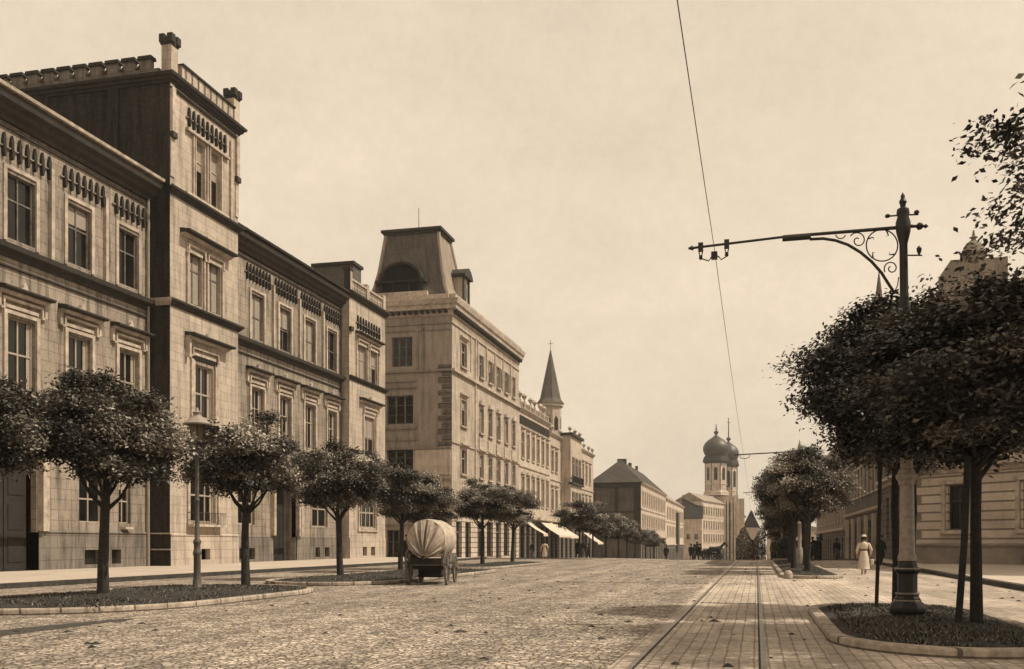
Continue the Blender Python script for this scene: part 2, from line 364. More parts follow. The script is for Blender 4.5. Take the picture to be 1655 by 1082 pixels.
pl = MB().wall(FWp, 24, 34.25, 0, 1.8, []).wall(FWp, 37.15, 45.4, 0, 1.8, [(a, b, .3, 1.0) for a, b in base_w], .35)
pl.mold(FW, 37.15, 45.4, [(0, 1.79), (.12, 1.79), (.12, 1.83), (0, 1.92)]); pl.build('plinth', 'stone_plinth', sch)
bd = MB()
for a, b in base_w: bd.box(FW, a-.05, b+.05, -.3, -.25, .25, 1.05)
bd.build('basement_grille', 'iron', sch)
def school_windows(lst, z0, z1, F, **k):
    for i, (a, b) in enumerate(lst): kk = dict(k); kk.setdefault('blind', [0, .32, 0, .5, 0][i]); window(sch, F, a, z0, b-a, z1-z0, **kk)
school_windows(topw, 14.2, 16.95, FW, trans=.62, f=.06, fr='wood_cart'); school_windows(topw, 7.9, 10.9, FW, trans=.5, blind=-1, bmat='curtain', f=.07)
school_windows(gfw, 2.3, 4.75, FW, trans=.45, f=.06)
hd = MB(); tr = MB()
for a, b in topw:
    for z0, z1, dd in ((14.05, 17.1, .07), (7.7, 11.0, .1)):
        for p, q in ((a-.22, a-.02), (b+.02, b+.22)): tr.box(FW, p, q, 0, dd, z0, z1)
        tr.box(FW, a-.22, b+.22, 0, dd, z1, z1+.15)
    tr.box(FW, a-.3, b+.3, 0, .16, 7.55, 7.7)
    hood(hd, FW, a-.62, b+.72, 12.0); label_mold(hd, FW, a-.25, b+.25, 11.55)
    for p, q in ((a-.62, a-.45), (b+.45, b+.62)): hd.box(FW, p, q, 0, .16, 11.2, 11.8)
    frieze(FW, a-.45, b+1.05, 17.5, 7, sch)
for a, b in zip([37.85, 41.65, 34.1, 30.3], [38.05, 41.85, 34.3, 30.5]): tr.box(FW, a, b, 0, .17, 13.9, 18.0)
tr.box(FW, 37.17, 37.4, 0, .3, 1.85, 5.5); tr.box(FW, 37.45, 37.65, 0, .22, 1.85, 5.5); tr.box(FW, 33.8, 37.65, 0, .35, 5.5, 5.9)
tr.box(FW, 43.0, 43.6, 0, .3, 2.0, 2.12)
tr.build('window_surround', 'trim', sch); hd.build('window_hood', 'trim', sch)
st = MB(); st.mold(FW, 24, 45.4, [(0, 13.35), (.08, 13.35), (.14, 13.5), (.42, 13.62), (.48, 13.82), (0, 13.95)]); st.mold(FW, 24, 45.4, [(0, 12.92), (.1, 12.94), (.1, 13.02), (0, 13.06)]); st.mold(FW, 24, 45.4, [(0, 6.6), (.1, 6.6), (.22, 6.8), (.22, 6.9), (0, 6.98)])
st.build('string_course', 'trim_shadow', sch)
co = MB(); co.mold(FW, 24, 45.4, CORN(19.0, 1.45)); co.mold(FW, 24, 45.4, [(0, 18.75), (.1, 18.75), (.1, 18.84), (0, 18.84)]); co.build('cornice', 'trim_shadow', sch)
gu = MB(); gu.mold(FW, 23.9, 45.4, [(.55, 19.97), (.92, 19.97), (.95, 20.1), (.55, 20.1)]); gu.build('gutter_or_shade', 'trim', sch)
rf = MB(); rf.add([(WX+.6, 23.9, 20.02), (WX+.6, 45.4, 20.02), (-37.5, 45.4, 21.3), (-37.5, 23.9, 21.3), (-44.5, 45.4, 20), (-44.5, 23.9, 20)], [(0, 1, 2, 3), (3, 2, 4, 5)]); rf.build('roof', 'slate_roof', sch)
ot = MB().wall(Fr(-44.5, 24, 1, 0), 0, 44.5+WX, 0, 20, []).wall(Fr(-44.5, 77.2, 0, -1), 0, 53.2, 0, 19, []); ot.build('rear_wall', 'stucco_grey', sch)
dr = MB().box(FW, 34.35, 37.05, -.6, -.5, .1, 5.25).box(FW, 35.68, 35.74, -.5, -.46, .1, 5.2)
for q in (34.6, 35.95):
    for zz in (.5, 1.9, 3.4): dr.box(FW, q, q+.9, -.5, -.47, zz, zz+1.1)
dr.build('door', 'wood_dark', sch)
dp = MB(); 
for yy in (45.1, 44.85): pass
dp.tube([(WX+.14, 45.1, 19.3), (WX+.14, 45.1, .1)], .07); dp.build('downpipe', 'iron_pale', sch)
# tower
th_ = [(47.7, 48.75, 20.1, 23.1), (49.25, 50.3, 20.1, 23.1), (47.1, 48.45, 14.15, 16.9), (49.0, 50.35, 14.15, 16.9), (47.65, 49.6, 8.15, 11.0), (47.3, 49.85, 2.45, 4.9)]
MB().wall(FT, 45.4, 52.3, 1.75, 25.4, th_, .3).build('tower_wall', 'stucco_tower', sch)
MB().wall(Fr(TX+.05, 0), 45.4, 52.35, 0, 1.75, [(48.3, 49.2, .4, 1.0)]).mold(FT, 45.4, 52.3, [(.0, 1.7), (.09, 1.7), (.09, 1.76), (0, 1.82)]).build('plinth', 'stucco_tower', sch)
FS = Fr(-44, 45.4, 1, 0); LS = 44+TX
sw = MB().wall(FS, 0, LS, 0, 25.4, []); sw.build('tower_side_wall', 'brick_dark', sch)
MB().wall(Fr(TX, 52.3, -1, 0), 0, LS, 0, 25.4, []).wall(Fr(-44, 52.3, 0, -1), 0, 6.9, 15, 25.4, []).build('tower_north_wall', 'stucco_grey', sch)
sl = MB()
for z_ in (.95, 1.78): sl.box(FS, 12.6, LS+.06, 0, .1, z_, z_+.07)
sl.mold(FS, 0, LS, [(0, 13.62), (.1, 13.62), (.3, 13.85), (.3, 13.95), (0, 14.0)], 0, 1)
for u_, z0_, z1_ in ((5.6, 20.9, 23.9), (9.0, 20.6, 22.8)): sl.box(FS, u_, u_+.16, 0, .12, z0_, z1_)
sl.build('side_ledge', 'trim', sch)
pw = MB()
for u_ in (2.2, 6.6, 10.9): pw.box(FS, u_, u_+.7, 0, .1, 14, 25.3)
pw.build('side_pilaster', 'brick_dark', sch)
for a, b, c, d in th_[:2]: window(sch, FT, a, c, b-a, d-c, trans=.66, f=.06, blind=.5, leaf=1)
for a, b, c, d in th_[2:4]: window(sch, FT, a, c, b-a, d-c, trans=.68, f=.06, blind=.96, fr='wood_cart')
window(sch, FT, 47.65, 8.15, 1.95, 2.85, trans=.46, blind=-1, bmat='curtain', f=.09); window(sch, FT, 47.3, 2.45, 2.55, 2.45, leaf=3, trans=.6, blind=-1, bmat='curtain', f=.08)
h2 = MB(); t2 = MB()
hood(h2, FT, 46.3, 51.3, 17.75, .5); label_mold(h2, FT, 47.0, 48.5, 17.15); label_mold(h2, FT, 48.95, 50.45, 17.15)
hood(h2, FT, 46.75, 51.0, 12.4, .5); label_mold(h2, FT, 47.4, 49.85, 11.75); h2.box(FT, 46.8, 46.98, 0, .28, 11.2, 12.2)
for a, b in ((46.85, 47.05), (48.5, 48.62), (48.83, 48.95), (50.4, 50.6)): t2.box(FT, a, b, 0, .12, 14.0, 17.05)
for a, b in ((47.25, 47.6), (49.65, 50.0)): t2.box(FT, a, b, 0, .12, 7.9, 11.2)
for a, b in ((46.95, 47.15), (50.0, 50.2)): t2.box(FT, a, b, 0, .1, 2.3, 5.1)
t2.box(FT, 47.0, 50.15, 0, .12, 5.0, 5.2)
t2.box(FT, 47.1, 50.1, 0, .2, 7.72, 7.9); t2.box(FT, 46.9, 50.35, 0, .45, 2.2, 2.32)
for a in (47.45, 47.62, 48.83, 49.1, 50.32): t2.box(FT, a, a+.08, 0, .12, 20.0, 23.2)
t2.box(FT, 46.8, 51.1, 0, .2, 23.22, 23.36); t2.box(FT, 46.8, 51.1, 0, .14, 19.82, 20.0)
t2.box(FT, 45.4, 45.75, 0, .06, 20.3, 25.2); t2.box(FT, 51.95, 52.3, 0, .06, 20.3, 25.2); t2.box(FT, 51.3, 51.42, 0, .14, 19.9, 24.4)
h2.build('window_hood', 'trim', sch); t2.build('window_surround', 'trim', sch)
for i in range(9): pass
dn = MB()
for i in range(14): dn.box(FT, 47.5+i*.17, 47.58+i*.17, 0, .14, 11.15, 11.4)
dn.build('dentil', 'ornament_dark', sch)
bl = MB()
for u_ in [46.95+i*.16 for i in range(21)]: bl.tube([FT.p(u_, .4, 2.32), FT.p(u_, .4, 2.95)], .012, 5)
bl.tube([FT.p(46.95, .02, 2.95), FT.p(46.95, .4, 2.95), FT.p(50.3, .4, 2.95), FT.p(50.3, .02, 2.95)], .018, 5); bl.build('balconet', 'iron', sch)
frieze(FT, 46.85, 50.95, 23.5, 9, sch)
cc = MB()
for z_, s_ in ((13.62, .55), (19.4, .6)):
    cc.mold(FT, 45.4, 52.3, CORN(z_, s_), 1, 1)
cc.mold(FT, 45.4, 52.3, CORN(25.1, .75), 1, 1); cc.mold(FS, 0, LS, CORN(25.1, .75), 0, 1); cc.mold(Fr(TX, 52.3, -1, 0), 0, LS, CORN(25.1, .75), 1, 0)
cc.mold(FT, 45.4, 52.3, [(0, 24.82), (.1, 24.82), (.14, 24.92), (0, 24.92)])
cc.build('cornice', 'trim_dark', sch)
pp = MB(); pp.box(FT, 46.35, 51.75, -.3, .1, 25.6, 26.42)
for i in range(9): u_ = 46.6+i*.62; pp.box(FT, u_, u_+.1, .1, .14, 25.75, 26.3)
pp.build('parapet', 'trim', sch)
pc = MB(); pc.box(FT, 46.35, 51.75, -.36, .2, 26.42, 26.52)
for i in range(9): u_ = 46.62+i*.62; pc.box(FT, u_, u_+.07, .102, .15, 25.8, 26.42)
pc.build('parapet_coping', 'trim_dark', sch)
ps = MB(); psc = MB(); ps.box(FS, 0, LS-.65, -.3, -.02, 25.6, 25.95)
k = 0; u_ = LS-1.75
while u_ > 0: 
    ps.box(FS, u_, u_+.62, -.3, .0, 25.95, 26.45); psc.poly(FS, [(u_-.12, 26.45), (u_+.74, 26.45), (u_+.70, 26.62), (u_-.08, 26.62)], -.36, .1); psc.poly(FS, [(u_-.3, 26.0), (u_-.02, 25.97), (u_-.02, 26.35)], -.28, -.05); u_ -= .98
ps.build('crenellation', 'stone_plinth', sch); psc.build('merlon_cap', 'trim_dark', sch)
for yy in (45.4, 51.75):
    p1 = MB().box(FT, yy+.0, yy+.62, -.5, .06, 25.6, 27.1).mold(FT, yy-.03, yy+.65, [(-.53, 25.6), (.1, 25.6), (.1, 25.8), (-.53, 25.8)]); p1.build('pier', 'stucco_tower', sch)
    p2 = MB()
    for du in (-.12, .38):
        for dw in (-.6, -.13): p2.box(FT, yy+du, yy+du+.36, dw, dw+.33, 27.2, 27.66)
    p2.box(FT, yy-.06, yy+.68, -.56, .12, 27.1, 27.5); p2.build('pier_cap', 'trim_dark', sch, bevel=.05)
cb = MB()
for z0_, z1_, z2_ in ((21.9, 22.2, 23.6), (22.3, 22.5, 23.3)):
    pass
for F_, u_ in ((FT, 45.4), (FT, 51.95)): cb.poly(F_, [(u_, 22.6), (u_+.32, 22.6), (u_+.32, 24.9), (u_, 24.9)], .07, .16)
cb.build('corner_strip', 'trim', sch)
cb2 = MB(); cb2.box(FT, 45.38, 45.8, 0, .2, 22.3, 22.6); cb2.box(FT, 51.9, 52.34, 0, .2, 22.3, 22.6); cb2.build('corner_corbel', 'trim_dark', sch)
MB().xbox(-44, TX-.3, 45.7, 52.1, 25.3, 25.55).build('roof', 'tin_roof', sch)
# middle wing
mw = [(56.0, 57.6), (59.75, 61.4), (63.55, 65.2), (67.3, 68.9)]
gm = [(54.2, 56.5), (64.8, 67.4)]
bm2 = [(54.4, 55.1), (55.7, 56.4), (65.2, 65.95), (66.75, 67.6)]
mh = [(a, b, 14.15, 16.95) for a, b in mw]+[(a, b, 8.0, 11.0) for a, b in mw]+[(a, b, 2.45, 4.85) for a, b in gm]+[(58.9, 62.2, 1.7, 5.4)]
MB().wall(FW, 52.3, 69.75, 1.7, 19.1, mh).build('wall', 'stucco_school', sch)
MB().wall(FWp, 52.3, 58.85, 0, 1.7, [(a, b, .3, 1.0) for a, b in bm2[:2]]).wall(FWp, 62.25, 69.75, 0, 1.7, [(a, b, .3, 1.0) for a, b in bm2[2:]]).build('plinth', 'stone_plinth', sch)
MB().box(FW, 54, 56.8, -.3, -.25, .25, 1.05).box(FW, 65, 67.8, -.3, -.25, .25, 1.05).build('basement_grille', 'iron', sch)
for i, (a, b) in enumerate(mw):
    window(sch, FW, a, 14.15, b-a, 2.8, trans=.5, blind=[.97, .45, .97, 0][i], f=.055, fr='wood_cart'); window(sch, FW, a, 8, b-a, 3, trans=.6, blind=-1, bmat='curtain', f=.06)
for a, b in gm: window(sch, FW, a, 2.45, b-a, 2.4, trans=.55, f=.1)
h3 = MB(); t3 = MB()
for a, b in mw:
    for z0, z1, dd in ((14.0, 17.1, .09), (7.8, 11.1, .1)):
        for p, q in ((a-.22, a-.02), (b+.02, b+.22)): t3.box(FW, p, q, 0, dd, z0, z1)
        t3.box(FW, a-.22, b+.22, 0, dd, z1, z1+.12)
    t3.box(FW, a-.3, b+.3, 0, .16, 7.65, 7.8)
    hood(h3, FW, a-.62, b+.62, 12.15); label_mold(h3, FW, a-.2, b+.2, 11.65)
    for p, q in ((a-.62, a-.45), (b+.45, b+.62)): h3.box(FW, p, q, 0, .16, 11.3, 11.95)
    frieze(FW, a-.75, b+.95, 17.65, 8, sch)
for yy in (58.75, 62.55, 66.35): t3.box(FW, yy, yy+.2, 0, .17, 14, 18.1)
for a, b in ((62.22, 62.5), (62.6, 62.85), (58.6, 58.88)): t3.box(FW, a, b, 0, .28, 1.8, 5.6)
t3.box(FW, 58.3, 63.1, 0, .4, 5.6, 6.0)
t3.build('window_surround', 'trim', sch); h3.build('window_hood', 'trim', sch)
st = MB(); st.mold(FW, 52.3, 69.75, [(0, 13.4), (.08, 13.4), (.14, 13.55), (.42, 13.66), (.48, 13.85), (0, 13.98)]); st.mold(FW, 52.3, 69.75, [(0, 12.92), (.1, 12.94), (.1, 13.02), (0, 13.06)]); st.mold(FW, 52.3, 69.75, [(0, 6.6), (.1, 6.6), (.22, 6.8), (.22, 6.9), (0, 6.98)])
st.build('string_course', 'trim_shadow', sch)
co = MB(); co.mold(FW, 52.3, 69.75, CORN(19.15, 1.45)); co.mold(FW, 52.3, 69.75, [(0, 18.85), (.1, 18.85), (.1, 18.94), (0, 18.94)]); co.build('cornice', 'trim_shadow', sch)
co = MB(); co.mold(FW, 52.3, 69.75, [(.55, 20.12), (.92, 20.12), (.95, 20.24), (.55, 20.24)])
for i in range(17): co.box(FW, 52.9+i, 52.98+i, .3, .38, 20.3, 20.62)
co.build('gutter_or_shade', 'trim_dark', sch)
MB().add([(WX+.6, 52.3, 20.16), (WX+.6, 69.75, 20.16), (-37.5, 69.75, 21.6), (-37.5, 52.3, 21.6), (-44.5, 69.75, 20), (-44.5, 52.3, 20)], [(0, 1, 2, 3), (3, 2, 4, 5)]).build('roof', 'slate_roof', sch)
pd = MB().box(FW, 58.85, 62.25, -1.0, -.9, 0, 5.5).box(FW, 60.5, 60.58, -.9, -.86, 0, 5.4)
for q in (59.1, 59.85, 60.75, 61.5):
    for zz in (.6, 2.3, 4.0): pd.box(FW, q, q+.55, -.9, -.87, zz, zz+1.2)
pd.build('door', 'wood_dark', sch)
MB().box(FW, 58.87, 58.9, -.9, 0, 0, 5.4).box(FW, 62.2, 62.24, -.9, 0, 0, 5.4).box(FW, 58.9, 62.2, -.9, 0, 5.38, 5.42).build('door_reveal', 'stucco_school', sch)
dp = MB(); dp.tube([(WX+.14, 69.5, 19.3), (WX+.14, 69.5, .1)], .07).tube([(WX+.14, 52.5, 19.3), (WX+.14, 52.5, .1)], .09); dp.build('downpipe', 'iron', sch)
# end bay
bh = [(71.35, 73.15, 14.0, 16.7), (73.75, 75.5, 14.0, 16.7), (72.7, 74.9, 8.2, 11.3), (71.7, 75.1, 2.5, 4.9)]
MB().wall(FB, 69.75, 77.2, 1.7, 20.2, bh).wall(Fr(-44, 69.75, 1, 0), 0, 44+BX, 0, 20.2, []).wall(Fr(BX, 77.2, -1, 0), 0, 44+BX, 0, 20.2, []).build('bay_wall', 'stucco_tower', sch)
MB().wall(Fr(BX+.05, 0), 69.75, 77.2, 0, 1.7, [(72.3, 73.15, .3, 1.0), (74.0, 74.85, .3, 1.0)]).build('plinth', 'stucco_tower', sch)
MB().box(FB, 72, 75, -.3, -.25, .2, 1.1).build('basement_grille', 'iron', sch)
window(sch, FB, 71.35, 14.0, 1.8, 2.7, trans=.6, blind=.96, f=.06); window(sch, FB, 73.75, 14.0, 1.75, 2.7, trans=.6, blind=.5, f=.06)
window(sch, FB, 72.7, 8.2, 2.2, 3.1, trans=.5, blind=.55, f=.08); window(sch, FB, 71.7, 2.5, 3.4, 2.4, leaf=4, trans=.5, f=.1)
h4 = MB(); hood(h4, FB, 70.9, 76.0, 17.5, .4, False); label_mold(h4, FB, 71.3, 73.2, 17.0); label_mold(h4, FB, 73.7, 75.6, 17.0); hood(h4, FB, 71.7, 76.0, 12.5, .42); label_mold(h4, FB, 72.5, 75.1, 11.9)
for a in (71.0, 73.2, 73.6, 75.6): h4.box(FB, a, a+.14, 0, .1, 13.9, 16.9)
for a, z0, z1 in ((72.35, 8, 11.5), (75.0, 8, 11.5), (71.4, 2.3, 5), (75.2, 2.3, 5)): h4.box(FB, a, a+.2, 0, .1, z0, z1)
h4.box(FB, 72.2, 75.4, 0, .18, 7.9, 8.08); h4.box(FB, 71.3, 75.5, 0, .12, 2.2, 2.32)
h4.build('window_hood', 'trim', sch); frieze(FB, 71.0, 76.0, 17.85, 9, sch)
c4 = MB(); c4.mold(FB, 69.75, 77.2, CORN(19.95, .7), 1, 1); c4.mold(Fr(-44, 69.75, 1, 0), 12.5, 44+BX, CORN(19.95, .7), 0, 1); c4.mold(FB, 69.75, 77.2, CORN(13.7, .5), 1, 1); c4.box(FB, 69.7, 70.2, 0, .2, 17.4, 17.7); c4.build('cornice', 'trim_dark', sch)
p4 = MB()
for a in (69.75, 73.2, 76.7): p4.box(FB, a, a+.5, -.4, .05, 20.4, 22.0 if a < 70 else 21.75)
for a, b in ((70.25, 73.2), (73.7, 76.7)):
    p4.box(FB, a, b, -.3, -.02, 20.4, 20.62).box(FB, a, b, -.3, .0, 21.35, 21.5)
    n = 9
    for i in range(n): u_ = a+(b-a)*(i+.3)/n; p4.box(FB, u_, u_+.13, -.22, -.08, 20.62, 21.35)
    p4.box(FB, a, b, -.2, -.1, 20.95, 21.05)
p4.build('balustrade', 'stucco_tower', sch)
MB().box(FB, 69.68, 70.32, -.5, .12, 22.0, 22.2).xbox(-30.3, -29.8, 69.72, 69.75, 20.4, 22.1).build('pier_cap', 'trim_dark', sch)
MB().xbox(-34.6, -31.2, 73.5, 75.2, 19.5, 23.5).xbox(-36.2, -34.6, 73.6, 75, 19.5, 22.6).build('chimney', 'chimney', sch)
MB().xbox(-34.75, -31.05, 73.35, 75.35, 23.5, 23.75).xbox(-36.3, -34.77, 73.5, 75.1, 22.6, 22.8).build('chimney_cap', 'trim_dark', sch)
MB().xbox(-44, BX-.4, 70, 77, 20.1, 20.4).build('roof', 'tin_roof', sch)
# ---------------------------------------------------------------- corner house with mansard tower
def ring_cornice(mb, corners, prof):     # corners: list of (Frame, u0, u1, m0, m1)
    for F, a, b, m0, m1 in corners: mb.mold(F, a, b, prof, m0, m1)
cr_ = thing('corner_house', 'four storey corner house with grey mansard tower roof and brick side wall facing the street', 'building', (-28.5, 91.3, g(91)))
X2, Y2, G2 = -28.5, 91.3, -1.2
FR2 = Fr(X2, 0); FF2 = Fr(-42, Y2, 1, 0); L2 = 42+X2
cols2 = [(94.2, 96.1), (101.0, 102.5), (104.6, 106.1), (108.2, 109.7), (111.8, 113.3), (115.4, 116.9)]
rows2 = [(18.9, 21.3), (13.0, 15.6), (8.2, 10.6)]
hs = [(a, b, c, d) for a, b in cols2 for c, d in rows2]
MB().wall(FR2, Y2, 119, 5.0, 23.9, hs).build('street_wall', 'stucco_corner', cr_)
sh = [(92.6, 94.6, -.7, 3.4), (95.8, 97.8, -.7, 3.4), (100.3, 102.9, -.2, 3.6), (104, 106.6, -.2, 3.6), (107.8, 110.3, -.7, 3.6), (111.5, 114.1, -.2, 3.6), (115.2, 117.6, -.7, 3.6)]
MB().wall(FR2, Y2, 119, G2, 5.0, sh, .4).build('shopfront_wall', 'rustic', cr_)
for i, (a, b, c, d) in enumerate(sh): window(cr_, FR2, a, c, b-a, d-c, leaf=2+(i % 2), trans=.75, f=.12, dep=.35, fr='wood_dark' if i % 2 else 'wood_cart')
for i, (a, b) in enumerate(cols2):
    for j, (c, d) in enumerate(rows2): window(cr_, FR2, a, c, b-a, d-c, trans=.66, f=.09, blind=[0, .3, 0, -1, .5, 0][(i*2+j) % 6], bmat='curtain' if (i*2+j) % 6 == 3 else 'blind')
t = MB()
for i, (a, b) in enumerate(cols2):
    for j, (c, d) in enumerate(rows2):
        t.box(FR2, a-.2, b+.2, 0, .22, c-.2, c-.04); t.box(FR2, a-.18, a-.02, 0, .08, c, d); t.box(FR2, b+.02, b+.18, 0, .08, c, d)
        if j == 1 and i:
            m = (a+b)/2; t.poly(FR2, [(m+math.cos(q)*1.0, d+.35+math.sin(q)*.75) for q in [math.pi*s_/8 for s_ in range(9)]], 0, .3)
        elif j == 2: t.mold(FR2, a-.35, b+.35, [(0, d+.3), (.35, d+.45), (.35, d+.55), (0, d+.65)])
        elif i == 0: t.mold(FR2, a-.35, b+.35, [(0, d+.3), (.3, d+.45), (.3, d+.55), (0, d+.6)])
    if i: t.box(FR2, a-.3, b+.3, .0, .12, 11.2, 12.4); t.box(FR2, a-1.0, a-.8, 0, .12, 18.9, 22.6)
t.box(FR2, 99.2, 99.6, 0, .12, 5.6, 22.7); t.box(FR2, 97.6, 97.8, 0, .1, 18.9, 22.7)
t.build('window_surround', 'trim', cr_)
for u_ in (105.6+.6, 109.8, 113.4):
    s1 = MB().box(FR2, u_, u_+.5, .02, .08, 18.9, 21.2); s1.build('shutter', 'wood_dark', cr_)
fw = [(7.35, 9.47, 18.5, 21.4), (6.8, 9.55, 12.9, 15.7), (6.8, 9.55, 7.9, 10.5), (6.6, 9.0, 3.8, 6.6), (6.8, 8.6, -1, 2.6), (10.0, 11.4, -1, 2.4)]
MB().wall(FF2, 0, L2, 10.45, 23.9, [f for f in fw if f[2] > 10.45]+[(6.8, 9.55, 10.45, 10.5)]).build('side_wall', 'brick_shade', cr_)
MB().wall(FF2, 0, L2, G2, 10.45, [(6.8, 9.55, 7.9, 10.45)]+fw[3:]).build('side_wall_base', 'stucco_cream', cr_)
for a, b, c, d in fw: window(cr_, FF2, a, c, b-a, d-c, leaf=3, trans=0, bars=2, f=.12, dep=.3, fr='wood_cart')
pb = MB().box(FF2, 9.8, L2-.1, 0, .1, 7.9, 10.35).poly(FF2, [(11.6+1.5*math.cos(math.pi*q/12), 7.9+1.6*math.sin(math.pi*q/12)) for q in range(13)], .1, .16); pb.build('sign_panel', 'stucco_pale', cr_)
q = MB()
for i in range(13):
    z_ = 10.6+i*.62; q.box(FF2, L2-(1.0 if i % 2 else 1.4), L2-.02, 0, .06, z_, z_+.5)
q.build('quoins', 'rustic_dark', cr_)
t = MB()
for z0, u0, u1, dd in ((17.9, 0, L2, .22), (22.5, 0, L2, .14), (21.9, 0, L2, .1), (17.0, 6.4, 9.9, .14), (16.4, 6.4, 9.9, .2), (12.4, 6.4, 9.9, .2), (11.3, 6.4, 9.9, .12), (10.4, 0, L2, .18), (7.3, 0, L2, .12), (2.9, 0, L2, .15)):
    t.box(FF2, u0, u1, 0, dd, z0, z0+.22)
t.box(FF2, 9.9, 10.1, 0, .14, 18.2, 22.3).box(FF2, 10.6, 10.75, 0, .1, 18.2, 22.3)
t.build('string_course', 'stucco_grey', cr_)
t = MB(); 
for z0, dd, hh in ((17.9, .3, .28), (22.5, .12, .1), (11.0, .12, .1), (4.7, .35, .4)): t.box(FR2, Y2, 119, 0, dd, z0, z0+hh)
t.build('string_course', 'trim', cr_)
t = MB()
PC = [(0, 23.3), (.1, 23.3), (.14, 23.75), (.55, 23.85), (.6, 24.2), (.75, 24.3), (.85, 24.75), (0, 24.85)]
t.mold(FR2, Y2, 119, PC, 1, 0); t.mold(FF2, 0, L2, PC, 0, 1); t.build('cornice', 'trim', cr_)
t = MB()
for i in range(46): t.box(FR2, Y2+.1+i*.6, Y2+.38+i*.6, .13, .5, 23.5, 23.78)
for i in range(22): t.box(FF2, .2+i*.6, .48+i*.6, .13, .5, 23.5, 23.78)
t.build('dentil', 'ornament_dark', cr_)
MB().box(FR2, Y2, 119, -.6, .35, 24.85, 25.35).box(FF2, 0, L2-.3, -.6, .3, 24.86, 25.33).build('attic_parapet', 'trim', cr_)
MB().xbox(-42, X2-.6, 100, 119, 24.6, 25.2).add([(X2-.4, 100.4, 25.3), (X2-.4, 119, 25.3), (-34, 119, 27.2), (-34, 100.4, 27.2)], [(0, 1, 2, 3)]).build('roof', 'slate_roof', cr_)
MB().wall(Fr(X2, 119, -1, 0), 0, L2, G2, 25, []).wall(Fr(-42, 119, 0, -1), 0, 27.7, G2, 25, []).build('rear_wall', 'stucco_grey', cr_)
# mansard
A = [(-37.4, 92.0), (-29.1, 92.0), (-29.1, 100.6), (-37.4, 100.6)]; Bq = [(-36.0, 93.2), (-30.5, 93.2), (-30.5, 97.0), (-36.0, 97.0)]
def lerp(a, b, t): return (a[0]+(b[0]-a[0])*t, a[1]+(b[1]-a[1])*t)
ms = MB(); ms2 = MB(); lev = [(0, 25.3), (.34, 26.6), (.6, 28.2), (.82, 30.3), (1.0, 32.1)]
for (ta, za), (tb, zb) in zip(lev, lev[1:]):
    for i in (0, 2, 3, 1):
        if i == 1: ms, keep = ms2, ms
        j = (i+1) % 4; a0 = lerp(A[i], Bq[i], ta); a1 = lerp(A[j], Bq[j], ta); b0 = lerp(A[i], Bq[i], tb); b1 = lerp(A[j], Bq[j], tb)
        ms.add([(a0[0], a0[1], za), (a1[0], a1[1], za), (b1[0], b1[1], zb), (b0[0], b0[1], zb)], [(0, 1, 2, 3)])
    ms = keep
ms2.build('mansard_lit_side', 'tin_roof', cr_)  # east face in the paler material: sunlight put into its colour
ms.build('mansard_roof', 'slate_roof', cr_)
hp = MB()
for i in range(4): hp.tube([(lerp(A[i], Bq[i], t_)[0], lerp(A[i], Bq[i], t_)[1], z_) for t_, z_ in lev], .2, 6)
hp.build('hip_roll', 'tin_roof', cr_)
tp = MB(); tp.xbox(-36.2, -30.3, 93.0, 97.2, 32.0, 32.22).xbox(-36.4, -30.1, 92.8, 97.4, 32.24, 32.5); tp.build('mansard_cornice', 'trim_shadow', cr_)
MB().add([(-36.3, 92.9, 32.51), (-30.2, 92.9, 32.51), (-30.2, 97.3, 32.51), (-36.3, 97.3, 32.51), (-33.2, 95.1, 33.1)], [(0, 1, 4), (1, 2, 4), (2, 3, 4), (3, 0, 4)]).tube([(-33.2, 95.1, 33.0), (-33.2, 95.1, 35.2)], .04, 5).build('roof_cap', 'tin_roof', cr_)
FM = Fr(-34.0, 92.0, 1, 0)
arc = [(2.0*math.cos(math.pi*q/14), 27.1+1.65*math.sin(math.pi*q/14)) for q in range(15)]
MB().poly(FM, [(2.0, 25.4)]+arc+[(-2.0, 25.4)], -2.2, -.2).build('dormer_shade_fill', 'cloth_black', cr_)  # solid black fill: shade of the dormer interior put into the colour
d = MB()
for i in range(14):
    a, b = arc[i], arc[i+1]; sc = 1.13
    d.poly(FM, [a, b, (b[0]*sc, 27.1+(b[1]-27.1)*sc), (a[0]*sc, 27.1+(a[1]-27.1)*sc)], -2.0, .25)
d.box(FM, -2.6, -2.1, -.8, .3, 26.9, 27.2).box(FM, 2.1, 2.6, -.8, .3, 26.9, 27.2); d.build('dormer_arch', 'trim_dark', cr_)
d = MB(); 
for a, b in ((-2.3, -1.95), (-.9, -.75), (.75, .9), (1.95, 2.3)): d.box(FM, a, b, -.3, 0, 25.4, 27.2)
d.box(FM, -2.3, 2.3, -.3, 0, 27.0, 27.18); d.build('dormer_frame', 'wood_cart_dark', cr_)
MB().box(FM, -4.2, 2.9, .1, .45, 25.34, 25.9).build('dormer_sill', 'trim', cr_)
